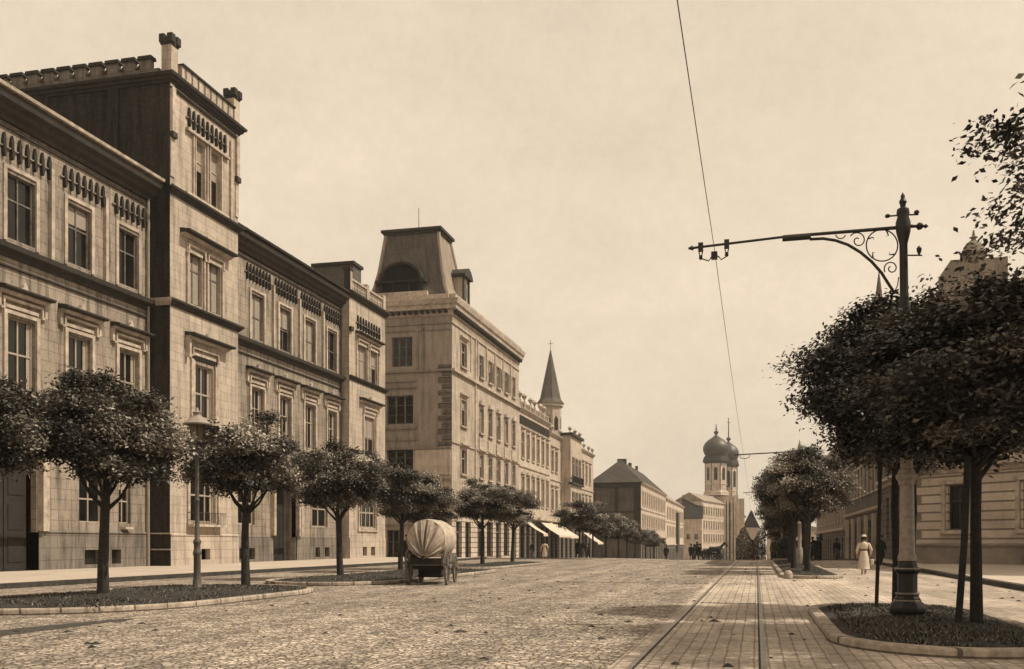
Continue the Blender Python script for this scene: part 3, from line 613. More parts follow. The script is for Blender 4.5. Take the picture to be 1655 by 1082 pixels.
# east dormer
FD = Fr(-28.9, 97.2)
d = MB().box(FD, -1.0, 1.0, -2.2, 0, 25.0, 28.3); d.build('dormer_wall', 'stucco_corner', cr_)
d = MB().poly(FD, [(-1.45, 28.3), (1.45, 28.3), (1.45, 28.55), (.8, 29.1), (0, 29.35), (-.8, 29.1), (-1.45, 28.55)], -2.2, .4).box(FD, -1.1, -.75, 0, .15, 25, 28.3).box(FD, .75, 1.1, 0, .15, 25, 28.3)
d.build('dormer_pediment', 'trim_shadow', cr_)
MB().poly(FD, [(.42*math.cos(math.pi*q/8), 26.9+.9*math.sin(math.pi*q/8)) for q in range(16)], 0, .05).build('dormer_window', 'glass', cr_)
MB().xbox(-31.5, -30.5, 108, 109.2, 25.2, 26.6).xbox(-31.5, -30.5, 114, 115, 25.2, 26.4).build('chimney', 'chimney', cr_)
# ---------------------------------------------------------------- generic town houses
def house(name, label, F, u0, u1, zb, zt, cols, rows, wallm, trimm='trim', depth=12, roof=None, roofm='tin_roof', gf=4.2, corn=.8, shop=True, surround=True, hoods=(), arch=(), fr='wood_pale', ends=True, ww=1.3, loc=None, endm=None, blind=True):
    p0 = F.p((u0+u1)/2, 0, zb); th = thing(name, label, 'building', (p0[0], p0[1], zb))
    holes = [(c-ww/2, c+ww/2, a, b) for c in cols for a, b in rows]
    MB().wall(F, u0, u1, gf, zt, holes, .22).build('wall', wallm, th)
    sh = [(c-.95, c+.95, zb+.15+(.5 if i % 2 else 0), gf-.7) for i, c in enumerate(cols)] if shop else [(c-.6, c+.6, zb+1.3, gf-.7) for i, c in enumerate(cols)]
    MB().wall(F, u0, u1, zb, gf, sh, .35).build('ground_floor_wall', wallm if not shop else 'rustic_dark', th)
    for i, (a, b, c, d) in enumerate(sh): window(th, F, a, c, b-a, d-c, leaf=2, trans=.72, f=.1, dep=.3, fr='wood_dark')
    for i, c in enumerate(cols):
        for j, (a, b) in enumerate(rows): window(th, F, c-ww/2, a, ww, b-a, trans=.62, f=.09, dep=.2, fr=fr, blind=[0, 0, .35, 0, -1][(i+2*j) % 5] if blind else 0)
    t = MB()
    for c in cols:
        for j, (a, b) in enumerate(rows):
            if surround:
                t.box(F, c-ww/2-.2, c-ww/2-.02, 0, .08, a, b).box(F, c+ww/2+.02, c+ww/2+.2, 0, .08, a, b).box(F, c-ww/2-.2, c+ww/2+.2, 0, .16, a-.18, a-.02).box(F, c-ww/2-.2, c+ww/2+.2, 0, .08, b+.0, b+.18)
            if j in hoods: t.mold(F, c-ww/2-.35, c+ww/2+.35, [(0, b+.35), (.32, b+.5), (.32, b+.6), (0, b+.7)])
            if j in arch: t.poly(F, [(c+(ww/2+.3)*math.cos(math.pi*q/8), b+.3+.65*math.sin(math.pi*q/8)) for q in range(9)], 0, .28)
    t.mold(F, u0, u1, [(0, gf), (.3, gf+.1), (.34, gf+.3), (0, gf+.4)])
    for a, b in list(zip(rows[1:], rows))[:3]: pass
    for j in range(len(rows)-1): z_ = (rows[j+1][1]+rows[j][0])/2 if rows[j+1][1] < rows[j][0] else rows[j][0]-.6; t.box(F, u0, u1, 0, .14, z_, z_+.15)
    t.build('window_surround', trimm, th)
    MB().mold(F, u0, u1, CORN(zt-.35, corn), 0 if ends else 0, 0).build('cornice', trimm, th)
    em = endm or wallm
    e = MB(); a = F.p(u0, 0, 0); b = F.p(u1, 0, 0); c = F.p(u1, -depth, 0); d = F.p(u0, -depth, 0)
    for p, q in ((b, c), (c, d), (d, a)): e.add([(p[0], p[1], zb), (q[0], q[1], zb), (q[0], q[1], zt), (p[0], p[1], zt)], [(0, 1, 2, 3)])
    e.build('end_wall', em, th)
    if roof is None: MB().box(F, u0, u1, -depth, .1, zt, zt+.15).build('roof', roofm, th)
    else:
        r = MB(); hp_ = roof[1]; e_ = .35
        P = [F.p(u0-e_*(hp_ > 0), e_, zt+.1), F.p(u1+e_*(hp_ > 0), e_, zt+.1), F.p(u1+e_*(hp_ > 0), -depth-e_, zt+.1), F.p(u0-e_*(hp_ > 0), -depth-e_, zt+.1), F.p(u0+hp_, -depth/2, zt+roof[0]), F.p(u1-hp_, -depth/2, zt+roof[0])]
        r.add(P, [(0, 1, 5, 4), (2, 3, 4, 5), (3, 0, 4), (1, 2, 5), (0, 3, 2, 1)]); r.build('roof', roofm, th)
    return th
def urns(th, F, us, z, s=1.0, fig=False):
    for u_ in us:
        p = F.p(u_, -.1, 0)
        MB().lathe(p[0], p[1], [(.28*s, z), (.28*s, z+.2*s), (.1*s, z+.28*s), (.14*s, z+.5*s), (.42*s, z+.85*s), (.5*s, z+1.15*s), (.36*s, z+1.3*s), (.3*s, z+1.42*s), (.1*s, z+1.6*s)], 10).build('roof_urn', 'trim', th, True)
b3 = house('town_house', 'white three storey town house with stone urns on its parapet and shop awnings below', FR2, 119.02, 137.4, -1.6, 18.0, [121, 124, 127, 130, 133, 136], [(12.0, 15.2), (6.2, 9.6)], 'stucco_pale', hoods=(0,), arch=(1,), depth=13, ww=1.4)
t = MB()
for a in range(7): t.box(FR2, 119.2+a*2.95, 119.6+a*2.95, -.4, 0, 18.15, 19.2)
for a in range(36): t.box(FR2, 119.7+a*.49, 119.85+a*.49, -.3, -.1, 18.3, 18.95)
t.box(FR2, 119.1, 137.3, -.35, -.05, 18.95, 19.1); t.build('balustrade', 'trim', b3); urns(b3, FR2, [120, 122.4, 126, 128.4, 132, 134.4], 19.1, .72)
t = MB(); 
for a in range(30): t.box(FR2, 119.3+a*.6, 119.6+a*.6, .02, .12, 16.1, 17.2)
t.build('panel_frieze', 'trim_shadow', b3)
b4 = house('town_house', 'narrow fronted pale town house with corner oriel and figures along its roofline', FR2, 137.42, 176.5, -2.4, 16.9, [139.5, 142.5, 147, 150.5, 154, 158.5, 162, 165.5, 169, 172.5], [(11.6, 14.6), (6.0, 9.0)], 'stucco_cream', hoods=(0, 1), depth=13, ww=1.5)
urns(b4, FR2, [140, 146, 152, 157, 162, 167, 172, 176], 17.2, .7)
o = MB().box(FR2, 146, 155.5, .02, 1.5, 5.2, 17.6); o.build('oriel', 'stucco_cream', b4)
for c in (147.2, 150, 152.8):
    for z_ in (6.2, 11.4): window(b4, FR2, c, z_, 1.5, 2.9, at_w=1.58, dep=0, f=.1)
MB().box(FR2, 145.7, 155.8, 1.2, 1.9, 10.1, 10.4).box(FR2, 145.7, 155.8, 0, 1.9, 4.8, 5.2).box(FR2, 145.7, 155.8, 0, 1.9, 17.4, 17.8).build('balcony', 'trim_shadow', b4)
t = MB()
for i in range(16): u_ = 145.8+i*.65; t.box(FR2, u_, u_+.12, 1.75, 1.85, 10.4, 11.3)
t.box(FR2, 145.7, 155.8, 1.72, 1.88, 11.3, 11.42); t.build('railing', 'iron', b4)
urns(b4, Fr(X2+1.4, 0), [146.5, 150.8, 155], 17.8, .65)
# dark hipped house closing the row
F5 = Fr(-20, 0)
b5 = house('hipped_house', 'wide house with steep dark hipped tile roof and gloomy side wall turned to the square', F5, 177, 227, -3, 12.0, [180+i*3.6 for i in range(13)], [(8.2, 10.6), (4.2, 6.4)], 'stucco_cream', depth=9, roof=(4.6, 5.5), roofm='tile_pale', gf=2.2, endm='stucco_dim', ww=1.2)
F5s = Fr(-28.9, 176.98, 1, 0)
MB().wall(F5s, 0, 8.9, -3, 12.0, [(1.9, 3.3, 7.9, 10.3), (5.6, 7.0, 7.9, 10.3), (1.9, 3.3, 3.4, 5.8), (5.6, 7.0, 3.4, 5.8), (2, 3.6, -1.5, 1.6), (5.4, 7, -1.5, 1.6)]).build('side_wall', 'stucco_dim', b5)  # south wall's shade put into the darker stucco
for u_ in (1.9, 5.6):
    for z_ in (7.9, 3.4): window(b5, F5s, u_, z_, 1.4, 2.4, trans=.6, f=.09)
    window(b5, F5s, u_+.1, -1.5, 1.5, 3.1, trans=.7, f=.09, fr='wood_dark')
t = MB().box(F5s, 0, 8.9, 0, .2, 11.2, 11.9).box(F5s, 0, 8.9, 0, .15, 6.7, 6.9).box(F5s, 0, 8.9, 0, .2, 2.1, 2.5).box(F5s, 7.6, 8.9, 0, .1, 2.5, 11.2).box(F5s, 4.2, 4.8, 0, .1, 2.5, 11.2); t.build('string_course', 'trim_dark', b5)
MB().xbox(-25.5, -23.8, 186, 187, 15.2, 17.1).xbox(-24.8, -24.2, 197, 198, 16.1, 17.2).xbox(-24.7, -24.2, 208, 208.8, 16.1, 17.4).build('chimney', 'chimney', b5)
b6 = house('town_house', 'bright two storey house beyond the dark hipped roof with a long pale ridge', F5, 227.1, 283, -5.2, 11.2, [231+i*4.4 for i in range(12)], [(7.0, 9.6), (2.8, 5.2)], 'stucco_pale', depth=9, roof=(3.4, 0), roofm='tin_roof', gf=.6, ww=1.5)
MB().box(F5, 256, 262, .1, .5, -1, 9).build('shop_sign', 'wood_dark', b6)
# beyond: gabled houses
def gable_house(name, label, x0, x1, y0, y1, zb, zt, zr, wm, rm, wins=True):
    th = thing(name, label, 'building', ((x0+x1)/2, y0, zb))
    MB().xbox(x0, x1, y0, y1, zb, zt).build('wall', wm, th)
    r = MB().add([(x0-.4, y0-.3, zt), (x1+.4, y0-.3, zt), (x1+.4, y1, zt), (x0-.4, y1, zt), ((x0+x1)/2, y0-.3, zr), ((x0+x1)/2, y1, zr)], [(0, 1, 4), (1, 2, 5, 4), (2, 3, 5), (3, 0, 4, 5), (0, 3, 2, 1)]); r.build('roof', rm, th)
    if wins:
        F = Fr(x0, y0, 1, 0); FE = Fr(x1, y0)
        for i in range(2): window(th, F, (x1-x0)*(.2+.4*i), (zb+zt)/2+.8, 1.3, 1.9, at_w=.06, dep=0, f=.1)
        for i in range(5): window(th, FE, 2+(y1-y0-4)*i/5, (zb+zt)/2+1, 1.3, 2.0, at_w=.06, dep=0, f=.1); window(th, FE, 2+(y1-y0-4)*i/5, (zb+zt)/2-2.4, 1.3, 2.0, at_w=.06, dep=0, f=.1)
    return th
def xr(px, Y): return at(px, 877, Y)[0]
def zr(px, py, Y): return at(px, py, Y)[1]
Y7 = 292
lh = thing('low_house', 'low pale house with dark sloping roof tucked between the bright house and the synagogue', 'building', (xr(1118, Y7), Y7, -6))
MB().xbox(xr(1100, Y7), xr(1134, Y7), Y7, Y7+10, -7, zr(1118, 839, Y7)).build('wall', 'stucco_pale', lh)
za_, zb_, zc3 = zr(1106, 818, Y7), zr(1133, 838, Y7), zr(1106, 800, Y7)
MB().add([(xr(1100, Y7), Y7-.4, zb_), (xr(1134.5, Y7), Y7-.4, zb_), (xr(1134.5, Y7), Y7+6, zc3-1.5), (xr(1100, Y7), Y7+6, zc3+.3), (xr(1134.5, Y7), Y7+10, zb_), (xr(1100, Y7), Y7+10, zb_)], [(0, 1, 2, 3), (3, 2, 4, 5), (0, 3, 5), (1, 2, 4)]).build('roof', 'tile_roof', lh)
for i in range(2): window(lh, Fr(xr(1100, Y7), Y7, 1, 0), 1.6+i*2.3, 2.2, 1.0, 1.6, at_w=.06, dep=0, f=.1)
p0 = (xr(1134.5, 296), 296); p1 = (xr(1171, 326), 326); F9 = Fr(p0[0], p0[1], p1[0]-p0[0], p1[1]-p0[1]); L9 = math.hypot(p1[0]-p0[0], p1[1]-p0[1])
h9 = house('long_house', 'long pale many-windowed house running up to the domed synagogue', F9, 0, L9, -6, 13.6, [2.2+i*3.2 for i in range(9)], [(9.6, 12.0), (5.4, 7.8), (1.4, 3.8)], 'stucco_pale', depth=8, roof=(2.6, 0), roofm='tin_roof', gf=-.6, ww=1.5)
# synagogue
YS = 330; sc_ = 1600/(YS*.99)
sy = thing('domed_synagogue', 'tall synagogue with twin octagonal towers under dark onion domes at the street end', 'building', (-11, YS, g(YS)))
MB().xbox(-16.0, -8.6, YS+4, YS+40, -7, 14.3).xbox(-13.3, -7.0, YS-3, YS+3.5, -7, 16.2).xbox(-7.6, -4.0, YS+14, YS+20, -7, 16.2).build('wall', 'stucco_cream', sy)
MB().add([(-16.3, YS+4, 14.35), (-8.6, YS+4, 14.35), (-8.6, YS+40, 14.35), (-16.3, YS+40, 14.35), (-12.5, YS+4, 17.6), (-12.5, YS+40, 17.6)], [(0, 1, 4), (1, 2, 5, 4), (2, 3, 5), (3, 0, 4, 5)]).build('roof', 'tin_roof', sy)
def dome_tower(cx, cy, r, zb, zd, zt, ft):
    MB().lathe(cx, cy, [(r*1.16, zb-1.6), (r*1.12, zb-.4), (r*1.0, zb), (r*1.0, zb+1.9), (r*1.04, zb+1.95), (r*1.04, zb+2.15), (r, zb+2.2), (r, zd)], 8, .5).build('tower_drum', 'stucco_pale', sy)
    MB().lathe(cx, cy, [(r*1.0, zd), (r*1.22, zd+.6), (r*1.22, zd+1.0), (r*1.08, zd+2.4), (r*.9, zd+2.5)], 8, .5).build('drum_cornice', 'trim_shadow', sy)
    H = zt-zd-2.5; z0 = zd+2.5
    MB().lathe(cx, cy, [(r*.92, z0), (r*1.06, z0+H*.14), (r*1.15, z0+H*.30), (r*1.12, z0+H*.46), (r*.96, z0+H*.62), (r*.68, z0+H*.76), (r*.36, z0+H*.87), (r*.15, z0+H*.96), (r*.08, zt+.3)], 16, .5).build('onion_dome', 'copper', sy, True)
    MB().lathe(cx, cy, [(.2, zt), (.75, zt+.5), (.75, zt+1.0), (.2, zt+1.5), (.12, ft)], 8).tube([(cx-.5, cy, ft-1.6), (cx+.5, cy, ft-1.6)], .1, 5).build('finial', 'copper', sy)
    ww = MB()
    for i in range(8):
        a = 2*math.pi*i/8; n = (math.cos(a), math.sin(a)); F = Fr(cx+n[0]*r*.93, cy+n[1]*r*.93, -n[1], n[0])
        ww.poly(F, [(-.55, zb+3.4), (.55, zb+3.4), (.55, zd-2.0), (.4, zd-1.5), (0, zd-1.2), (-.4, zd-1.5), (-.55, zd-2.0)], -.1, .04)
    ww.build('arched_window', 'glass', sy)
    rb = MB()
    for i in range(8):
        a = 2*math.pi*(i+.5)/8; p = (cx+math.cos(a)*r*1.0, cy+math.sin(a)*r*1.0); rb.tube([(p[0], p[1], zb), (p[0], p[1], zd)], .13, 5)
    rb.build('drum_rib', 'trim_shadow', sy)
x_, z_ = at(1157, 795, YS); dome_tower(x_, YS, 3.75, 18.2, 27.0, 36.5, 40.0)
x2_ = xr(1177, YS+17); dome_tower(x2_, YS+17, 3.1, 16.8, 27.0, 36.0, 44.0)
pl_ = MB()
for px in (1171, 1176, 1182, 1187, 1191):
    X_ = xr(px, YS-4); pl_.xbox(X_-.32, X_+.32, YS-4.6, YS-3.0, -7, 15 if px < 1186 else 16.5)
pl_.build('buttress', 'stucco_pale', sy)
pl_ = MB()
for px in (1173.5, 1179, 1184.6, 1189): X_ = xr(px, YS-4); pl_.xbox(X_-.3, X_+.3, YS-3.6, YS-3.02, -6, 14)
pl_.build('niche', 'wood_dark', sy)
pf = MB()
for i in range(5): X_ = -15.8+i*1.35; pf.xbox(X_, X_+.18, YS+3.4, YS+3.98, -7, 14).xbox(X_+.45, X_+.95, YS+3.9, YS+3.97, 4 if i % 2 else 3, 11)
pf.build('pilaster', 'trim_shadow', sy)
# far block at the end of the street
gable_house('distant_house', 'small distant house with square dark roof just right of the domed towers', xr(1193, 380), xr(1203, 380), 380, 400, -8, zr(1198, 835, 380), zr(1198, 826, 380), 'stucco_pale', 'tile_roof', False)
gable_house('distant_house', 'dark steep roofed distant house half hidden by the right hand trees', xr(1201, 350), xr(1226, 350), 350, 372, -8, zr(1210, 853, 350), zr(1210, 824, 350), 'stucco_cream', 'tile_roof', False)
gable_house('distant_house', 'long low pale distant building seen between the trunks of the right hand trees', xr(1240, 300), xr(1345, 300), 300, 318, -8, zr(1300, 858, 300), zr(1300, 847, 300), 'stucco_pale', 'tin_roof', False)
# church spire behind the row
cs = thing('church_tower', 'slender church tower with sharp stone spire rising behind the white town houses', 'church tower', (-42, 200, -3))
MB().lathe(-41.2, 200, [(2.3, -3), (2.3, 29.0), (2.7, 29.3), (2.7, 29.9), (2.2, 30.0)], 8, .5).build('tower', 'stucco_cream', cs)
MB().lathe(-41.2, 200, [(2.95, 29.9), (2.2, 30.9), (1.35, 35), (.05, 41.2)], 8, .5).build('spire', 'slate_roof', cs)
t = MB()
for i in range(8):
    a = 2*math.pi*i/8; n = (math.cos(a), math.sin(a)); F = Fr(-41.2+n[0]*2.13, 200+n[1]*2.13, -n[1], n[0])
    t.poly(F, [(-.45, 24.3), (.45, 24.3), (.45, 26.6), (0, 27.3), (-.45, 26.6)], -.1, .04)
t.build('louvre', 'glass', cs); MB().tube([(-41.2, 200, 41), (-41.2, 200, 43)], .05, 5).tube([(-41.7, 200, 42.3), (-40.7, 200, 42.3)], .05, 5).build('cross', 'iron', cs)
# right hand side
FA = Fr(9.3, 64.1, 3.4, -3.9); LA = 11.5
rc = thing('corner_building', 'rusticated grey stone corner building with a small domed turret behind the right hand trees', 'building', (9.3, 64.1, 0))
ah = [(2.4, 3.75, 2.1, 4.65), (7.2, 8.55, 2.1, 4.65), (2.4, 3.75, 8.2, 11), (7.2, 8.55, 8.2, 11)]
MB().wall(FA, 0, LA, 1.15, 6, ah[:2], .35).build('ground_floor_wall', 'rustic', rc)
MB().wall(Fr(9.3-.05, 64.1-.05, 3.4, -3.9), 0, LA, 0, 1.15, []).mold(FA, 0, LA, [(0, 1.13), (.12, 1.13), (.12, 1.22), (0, 1.3)]).build('plinth', 'stucco_grey', rc)
MB().wall(FA, 0, LA, 6, 15.5, ah[2:], .35).build('wall', 'stucco_cream', rc)
for a, b, c, d in ah: window(rc, FA, a, c, b-a, d-c, trans=.65, f=.08, fr='wood_dark')
t = MB().mold(FA, 0, LA, [(0, 5.35), (.15, 5.4), (.2, 5.6), (.5, 5.7), (.5, 5.9), (0, 6.1)], .3, 0).box(FA, 0, LA, 0, .14, 6.7, 6.85).mold(FA, 0, LA, CORN(15.0, .9), .3, 0)
for a in (2.0, 6.8): t.box(FA, a, a+.25, 0, .12, 2.0, 5.0).box(FA, a+1.85, a+2.1, 0, .12, 2.0, 5.0).box(FA, a-.1, a+2.2, 0, .2, 4.75, 5.0).box(FA, a-.1, a+2.2, 0, .2, 1.85, 2.05)
t.build('cornice', 'trim', rc)
E1 = FA.p(LA, 0, 0); FE_ = Fr(E1[0], E1[1], .25, -1)
MB().wall(FE_, 0, 14, 0, 15.5, []).build('south_wall', 'stucco_grey', rc)
FRR = Fr(9.3, 0, 0, -1)    # right row faces -x ; u = -y
MB().wall(FRR, -80, -64.1, 0, 15.5, [(-u-1.4, -u, z0, z1) for u in (67, 71.5, 76) for z0, z1 in ((1.6, 4.6), (8.2, 11))], .35).build('street_wall', 'rustic_dark', rc)
for u in (67, 71.5, 76):
    for z0, z1 in ((1.6, 4.6), (8.2, 11)): window(rc, FRR, -u-1.4, z0, 1.4, z1-z0, f=.08)
MB().mold(FRR, -80, -64.1, [(0, 5.35), (.15, 5.4), (.2, 5.6), (.5, 5.7), (.5, 5.9), (0, 6.1)], 0, .0).mold(FRR, -80, -64.1, CORN(15.0, .9)).box(FRR, -65.4, -64.5, 0, .15, .3, 5.3).build('pilaster', 'trim', rc)
MB().add([(9.3, 64.1, 15.55), (9.3, 80, 15.55), (24, 80, 15.55), (24, 40, 15.55), (E1[0]+3, E1[1]-14, 15.55), (E1[0], E1[1], 15.55)], [(0, 1, 2, 3, 4, 5)]).build('roof', 'tin_roof', rc)
xt, zt_ = at(1576, 440, 62)
MB().xbox(xt-1.5, xt+1.5, 61, 65, 15.5, 17.5).build('turret_base', 'stucco_grey', rc)
MB().lathe(xt+.1, 63, [(.62, 17.6), (.62, 18.2), (.75, 18.25), (.75, 18.36), (.62, 18.4), (.56, 18.7), (.38, 18.95), (.16, 19.1), (.12, 19.2), (.25, 19.27), (.1, 19.35), (.04, 19.7)], 12).build('turret_dome', 'stucco_grey', rc, True)
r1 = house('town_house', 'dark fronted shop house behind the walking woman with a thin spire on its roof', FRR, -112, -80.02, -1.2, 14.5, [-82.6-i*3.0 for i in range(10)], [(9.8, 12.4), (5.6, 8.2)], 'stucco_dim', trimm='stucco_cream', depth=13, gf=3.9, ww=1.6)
t = MB()
for i in range(5): t.box(FRR, -84.1-i*6-.14, -84.1-i*6+.14, 0, .3, -.8, 3.7)
t.build('shop_pilaster', 'stucco_pale', r1)
xs_ = at(1420, 480, 100)[0]
MB().lathe(xs_, 100, [(1.3, 14), (1.3, 19), (1.6, 19.2), (1.0, 20.0), (.45, 23.8), (.02, 27.3)], 8).build('spire', 'slate_roof', r1)
r2 = house('town_house', 'grey shop house with bright pilasters at the far end of the right hand row', FRR, -165, -112.02, -2.4, 12.5, [-116-i*4.4 for i in range(11)], [(7.6, 10.2), (3.8, 6.3)], 'stucco_grey', trimm='trim', depth=11, gf=2.6, ww=1.6)
# shop awnings
def awning(px_y0, y1, zt, zb, out, label, parent, F=FR2):
    a = MB(); n = 8
    for i in range(n):
        t0, t1 = i/n, (i+1)/n
        def P(t_, u): s_ = math.sin(t_*math.pi)*.12; return F.p(u, .4+out*t_, zt+(zb-zt)*t_-s_)
        a.add([P(t0, px_y0), P(t0, y1), P(t1, y1), P(t1, px_y0)], [(0, 1, 2, 3)])
    m = 10
    for i in range(m):
        u0_ = px_y0+(y1-px_y0)*i/m; u1_ = px_y0+(y1-px_y0)*(i+1)/m; um = (u0_+u1_)/2
        a.add([F.p(u0_, .4+out, zb), F.p(u1_, .4+out, zb), F.p(u1_, .42+out, zb-.22), F.p(um, .42+out, zb-.32), F.p(u0_, .42+out, zb-.22)], [(0, 1, 2, 3, 4)])
    o = a.build('awning', 'canvas_side', parent)
    sm = o.modifiers.new('thick', 'SOLIDIFY'); sm.thickness = .02
    b = MB()
    for u in (px_y0+.1, y1-.1): b.tube([F.p(u, .02, zb-.1), F.p(u, .35+out, zb-.04)], .03, 5)
    b.build('awning_arm', 'iron', o)
awning(129.6, 137.3, 4.1, 2.3, 2.6, '', b3); awning(119.6, 122.2, 4.2, 2.4, 2.6, '', b3); awning(137.5, 145, 3.95, 2.2, 2.6, '', b4); awning(164, 170, 3.0, 1.3, 2.4, '', b4)
MB().box(FR2, 119.5, 126, .36, .8, 4.3, 4.65).box(FR2, 128, 136, .36, .8, 4.3, 4.65).build('shop_fascia', 'stucco_pale', b3)
# ---------------------------------------------------------------- ground, road, pavements, rails
ys = [-60, -20, 0, 20, 40, 60, 76, 77, 78, 79, 80, 100, 140, 180, 240, 300, 360, 420, 800, 3000]
def sheet(name, x0, x1, ylist, dz, mat, label=None):
    m = MB(); k = 0
    for a, b in zip(ylist, ylist[1:]): m.add([(x0, a, g(a)+dz), (x1, a, g(a)+dz), (x1, b, g(b)+dz), (x0, b, g(b)+dz)], [(0, 1, 2, 3)])
    o = m.build(name, mat); tag(o, label, kind='structure'); return o
def yl(a, b): return sorted(set([a, b]+[y for y in ys if a < y < b]))
sheet('ground', -1500, 1500, ys, -.03, 'soil'); sheet('road', -150, 120, yl(-60, 600), 0, 'cobbles')
def kerbed(x0, x1, y0, y1, side):
    for nm, a, b, mt in (('pavement', x0, x1, 'paving'),):
        m = MB(); yy = yl(y0, y1)
        for p, q in zip(yy, yy[1:]):
            m.add([(a, p, g(p)+.13), (b, p, g(p)+.13), (b, q, g(q)+.13), (a, q, g(q)+.13), (a, p, g(p)-.1), (b, p, g(p)-.1), (b, q, g(q)-.1), (a, q, g(q)-.1)], [(0, 1, 2, 3), (0, 4, 7, 3), (1, 5, 6, 2)]+([(0, 1, 5, 4)] if p == y0 else [])+([(3, 2, 6, 7)] if q == y1 else []))
        tag(m.build(nm, mt), kind='structure')
    kx = x1 if side > 0 else x0
    m = MB(); yy = yl(y0, y1)
    for p, q in zip(yy, yy[1:]): m.hexa([(kx-.14, p, g(p)-.1), (kx+.14, p, g(p)-.1), (kx+.14, q, g(q)-.1), (kx-.14, q, g(q)-.1), (kx-.14, p, g(p)+.155), (kx+.14, p, g(p)+.155), (kx+.14, q, g(q)+.155), (kx-.14, q, g(q)+.155)])
    tag(m.build('kerb', 'kerb_dark'), kind='structure')
kerbed(-30.55, -21.3, -30, 77.2, 1); kerbed(-28.45, -22.5, 91.5, 176.9, 1); kerbed(-19.9, -14.5, 177, 330, 1)
kerbed(7.3, 30, -30, 60, -1); kerbed(7.3, 9.25, 60.01, 165, -1)
def stadium(x0, x1, y0, y1, n=14):
    r = (x1-x0)/2; cx = (x0+x1)/2; e = min(r*1.25, (y1-y0)/2); p = []
    for i in range(n+1): t_ = math.pi*i/n; p.append((cx+r*math.cos(t_), y1-e+e*math.sin(t_)))
    for i in range(n+1): t_ = math.pi+math.pi*i/n; p.append((cx+r*math.cos(t_), y0+e+e*math.sin(t_)))
    return p
rnd = random.Random(5)
def island(x0, x1, y0, y1):
    o = stadium(x0, x1, y0, y1); i_ = stadium(x0+.2, x1-.2, y0+.2, y1-.2); n = len(o); m = MB(); gz = lambda p: g(p[1])
    v = [(p[0], p[1], gz(p)-.05) for p in o]+[(p[0], p[1], gz(p)+.12) for p in o]+[(p[0], p[1], gz(p)+.12) for p in i_]+[(p[0], p[1], gz(p)-.05) for p in i_]
    fs = []
    for k in range(n):
        j = (k+1) % n
        for r_ in range(3): fs.append((r_*n+k, r_*n+j, (r_+1)*n+j, (r_+1)*n+k))
    m.add(v, fs); tag(m.build('kerb', 'kerb_stone', bevel=.03), kind='structure')
    s = MB(); c = ((x0+x1)/2, (y0+y1)/2); rings = [1, .8, .55, .3]
    vs = []
    for q, rr in enumerate(rings): vs += [(c[0]+(p[0]-c[0])*rr, c[1]+(p[1]-c[1])*rr, g(c[1]+(p[1]-c[1])*rr)+.09+.14*(1-rr)+rnd.uniform(-.02, .02)*(q > 0)) for p in i_]
    fs = []
    for q in range(3):
        for k in range(n): fs.append((q*n+k, q*n+(k+1) % n, (q+1)*n+(k+1) % n, (q+1)*n+k))
    fs.append(tuple(3*n+k for k in range(n))); s.add(vs, fs); tag(s.build('planting_bed', 'soil', smooth=True), kind='structure')
ISL = [(-17.0, -11.3, 15.4, 26.6), (-16.0, -11.3, 28.2, 45.2), (-16.0, -12.7, 47.5, 62.5), (-16.2, -12.9, 79, 152), (.95, 4.0, 12.4, 21.5), (.9, 3.2, 38.2, 72), (1.4, 4.2, 80, 150)]
for q in ISL: island(*q)
# tufts of grass on the beds
def grass(isl, n, hgt):
    r = random.Random(9); vs = []; fs = []; tn = []
    for x0, x1, y0, y1, num in isl:
        rx = (x1-x0)/2-.35; cx = (x0+x1)/2; cy = (y0+y1)/2; ry = (y1-y0)/2-.35
        for _ in range(num):
            a = r.uniform(-1, 1); b = r.uniform(-1, 1)
            if a*a+b**8 > 1 or math.sin(a*5+b*9)+math.sin(b*23+a*3) < -.9: continue
            x = cx+a*rx; y = cy+b*ry; z = g(y)+.1+.1*(1-max(abs(a), abs(b))); h = hgt*r.uniform(.5, 1.4); th_a = r.uniform(0, 6.28); wd = .012; k = len(vs)
            dx, dy = math.cos(th_a)*wd, math.sin(th_a)*wd; lx, ly = r.uniform(-.05, .05), r.uniform(-.05, .05)
            vs += [(x-dx, y-dy, z), (x+dx, y+dy, z), (x+lx, y+ly, z+h)]; fs.append((k, k+1, k+2)); tn += [r.random()]*3
    me = bpy.data.meshes.new('grass'); me.from_pydata(vs, [], fs); me.materials.append(M['grass_blades'])
    at_ = me.attributes.new('tone', 'FLOAT', 'POINT'); at_.data.foreach_set('value', tn)
    o = bpy.data.objects.new('grass', me); C.objects.link(o); tag(o, 'short rough dark grass growing on the kerbed tree islands', 'grass', kind='stuff')
grass([(-17.0, -11.3, 15.4, 26.6, 12000), (-16, -11.3, 28.2, 45.2, 9000), (-16, -12.7, 47.5, 62.5, 3000), (.95, 4.0, 12.4, 21.5, 12000), (.9, 3.2, 38.2, 72, 8000)], 0, .045)
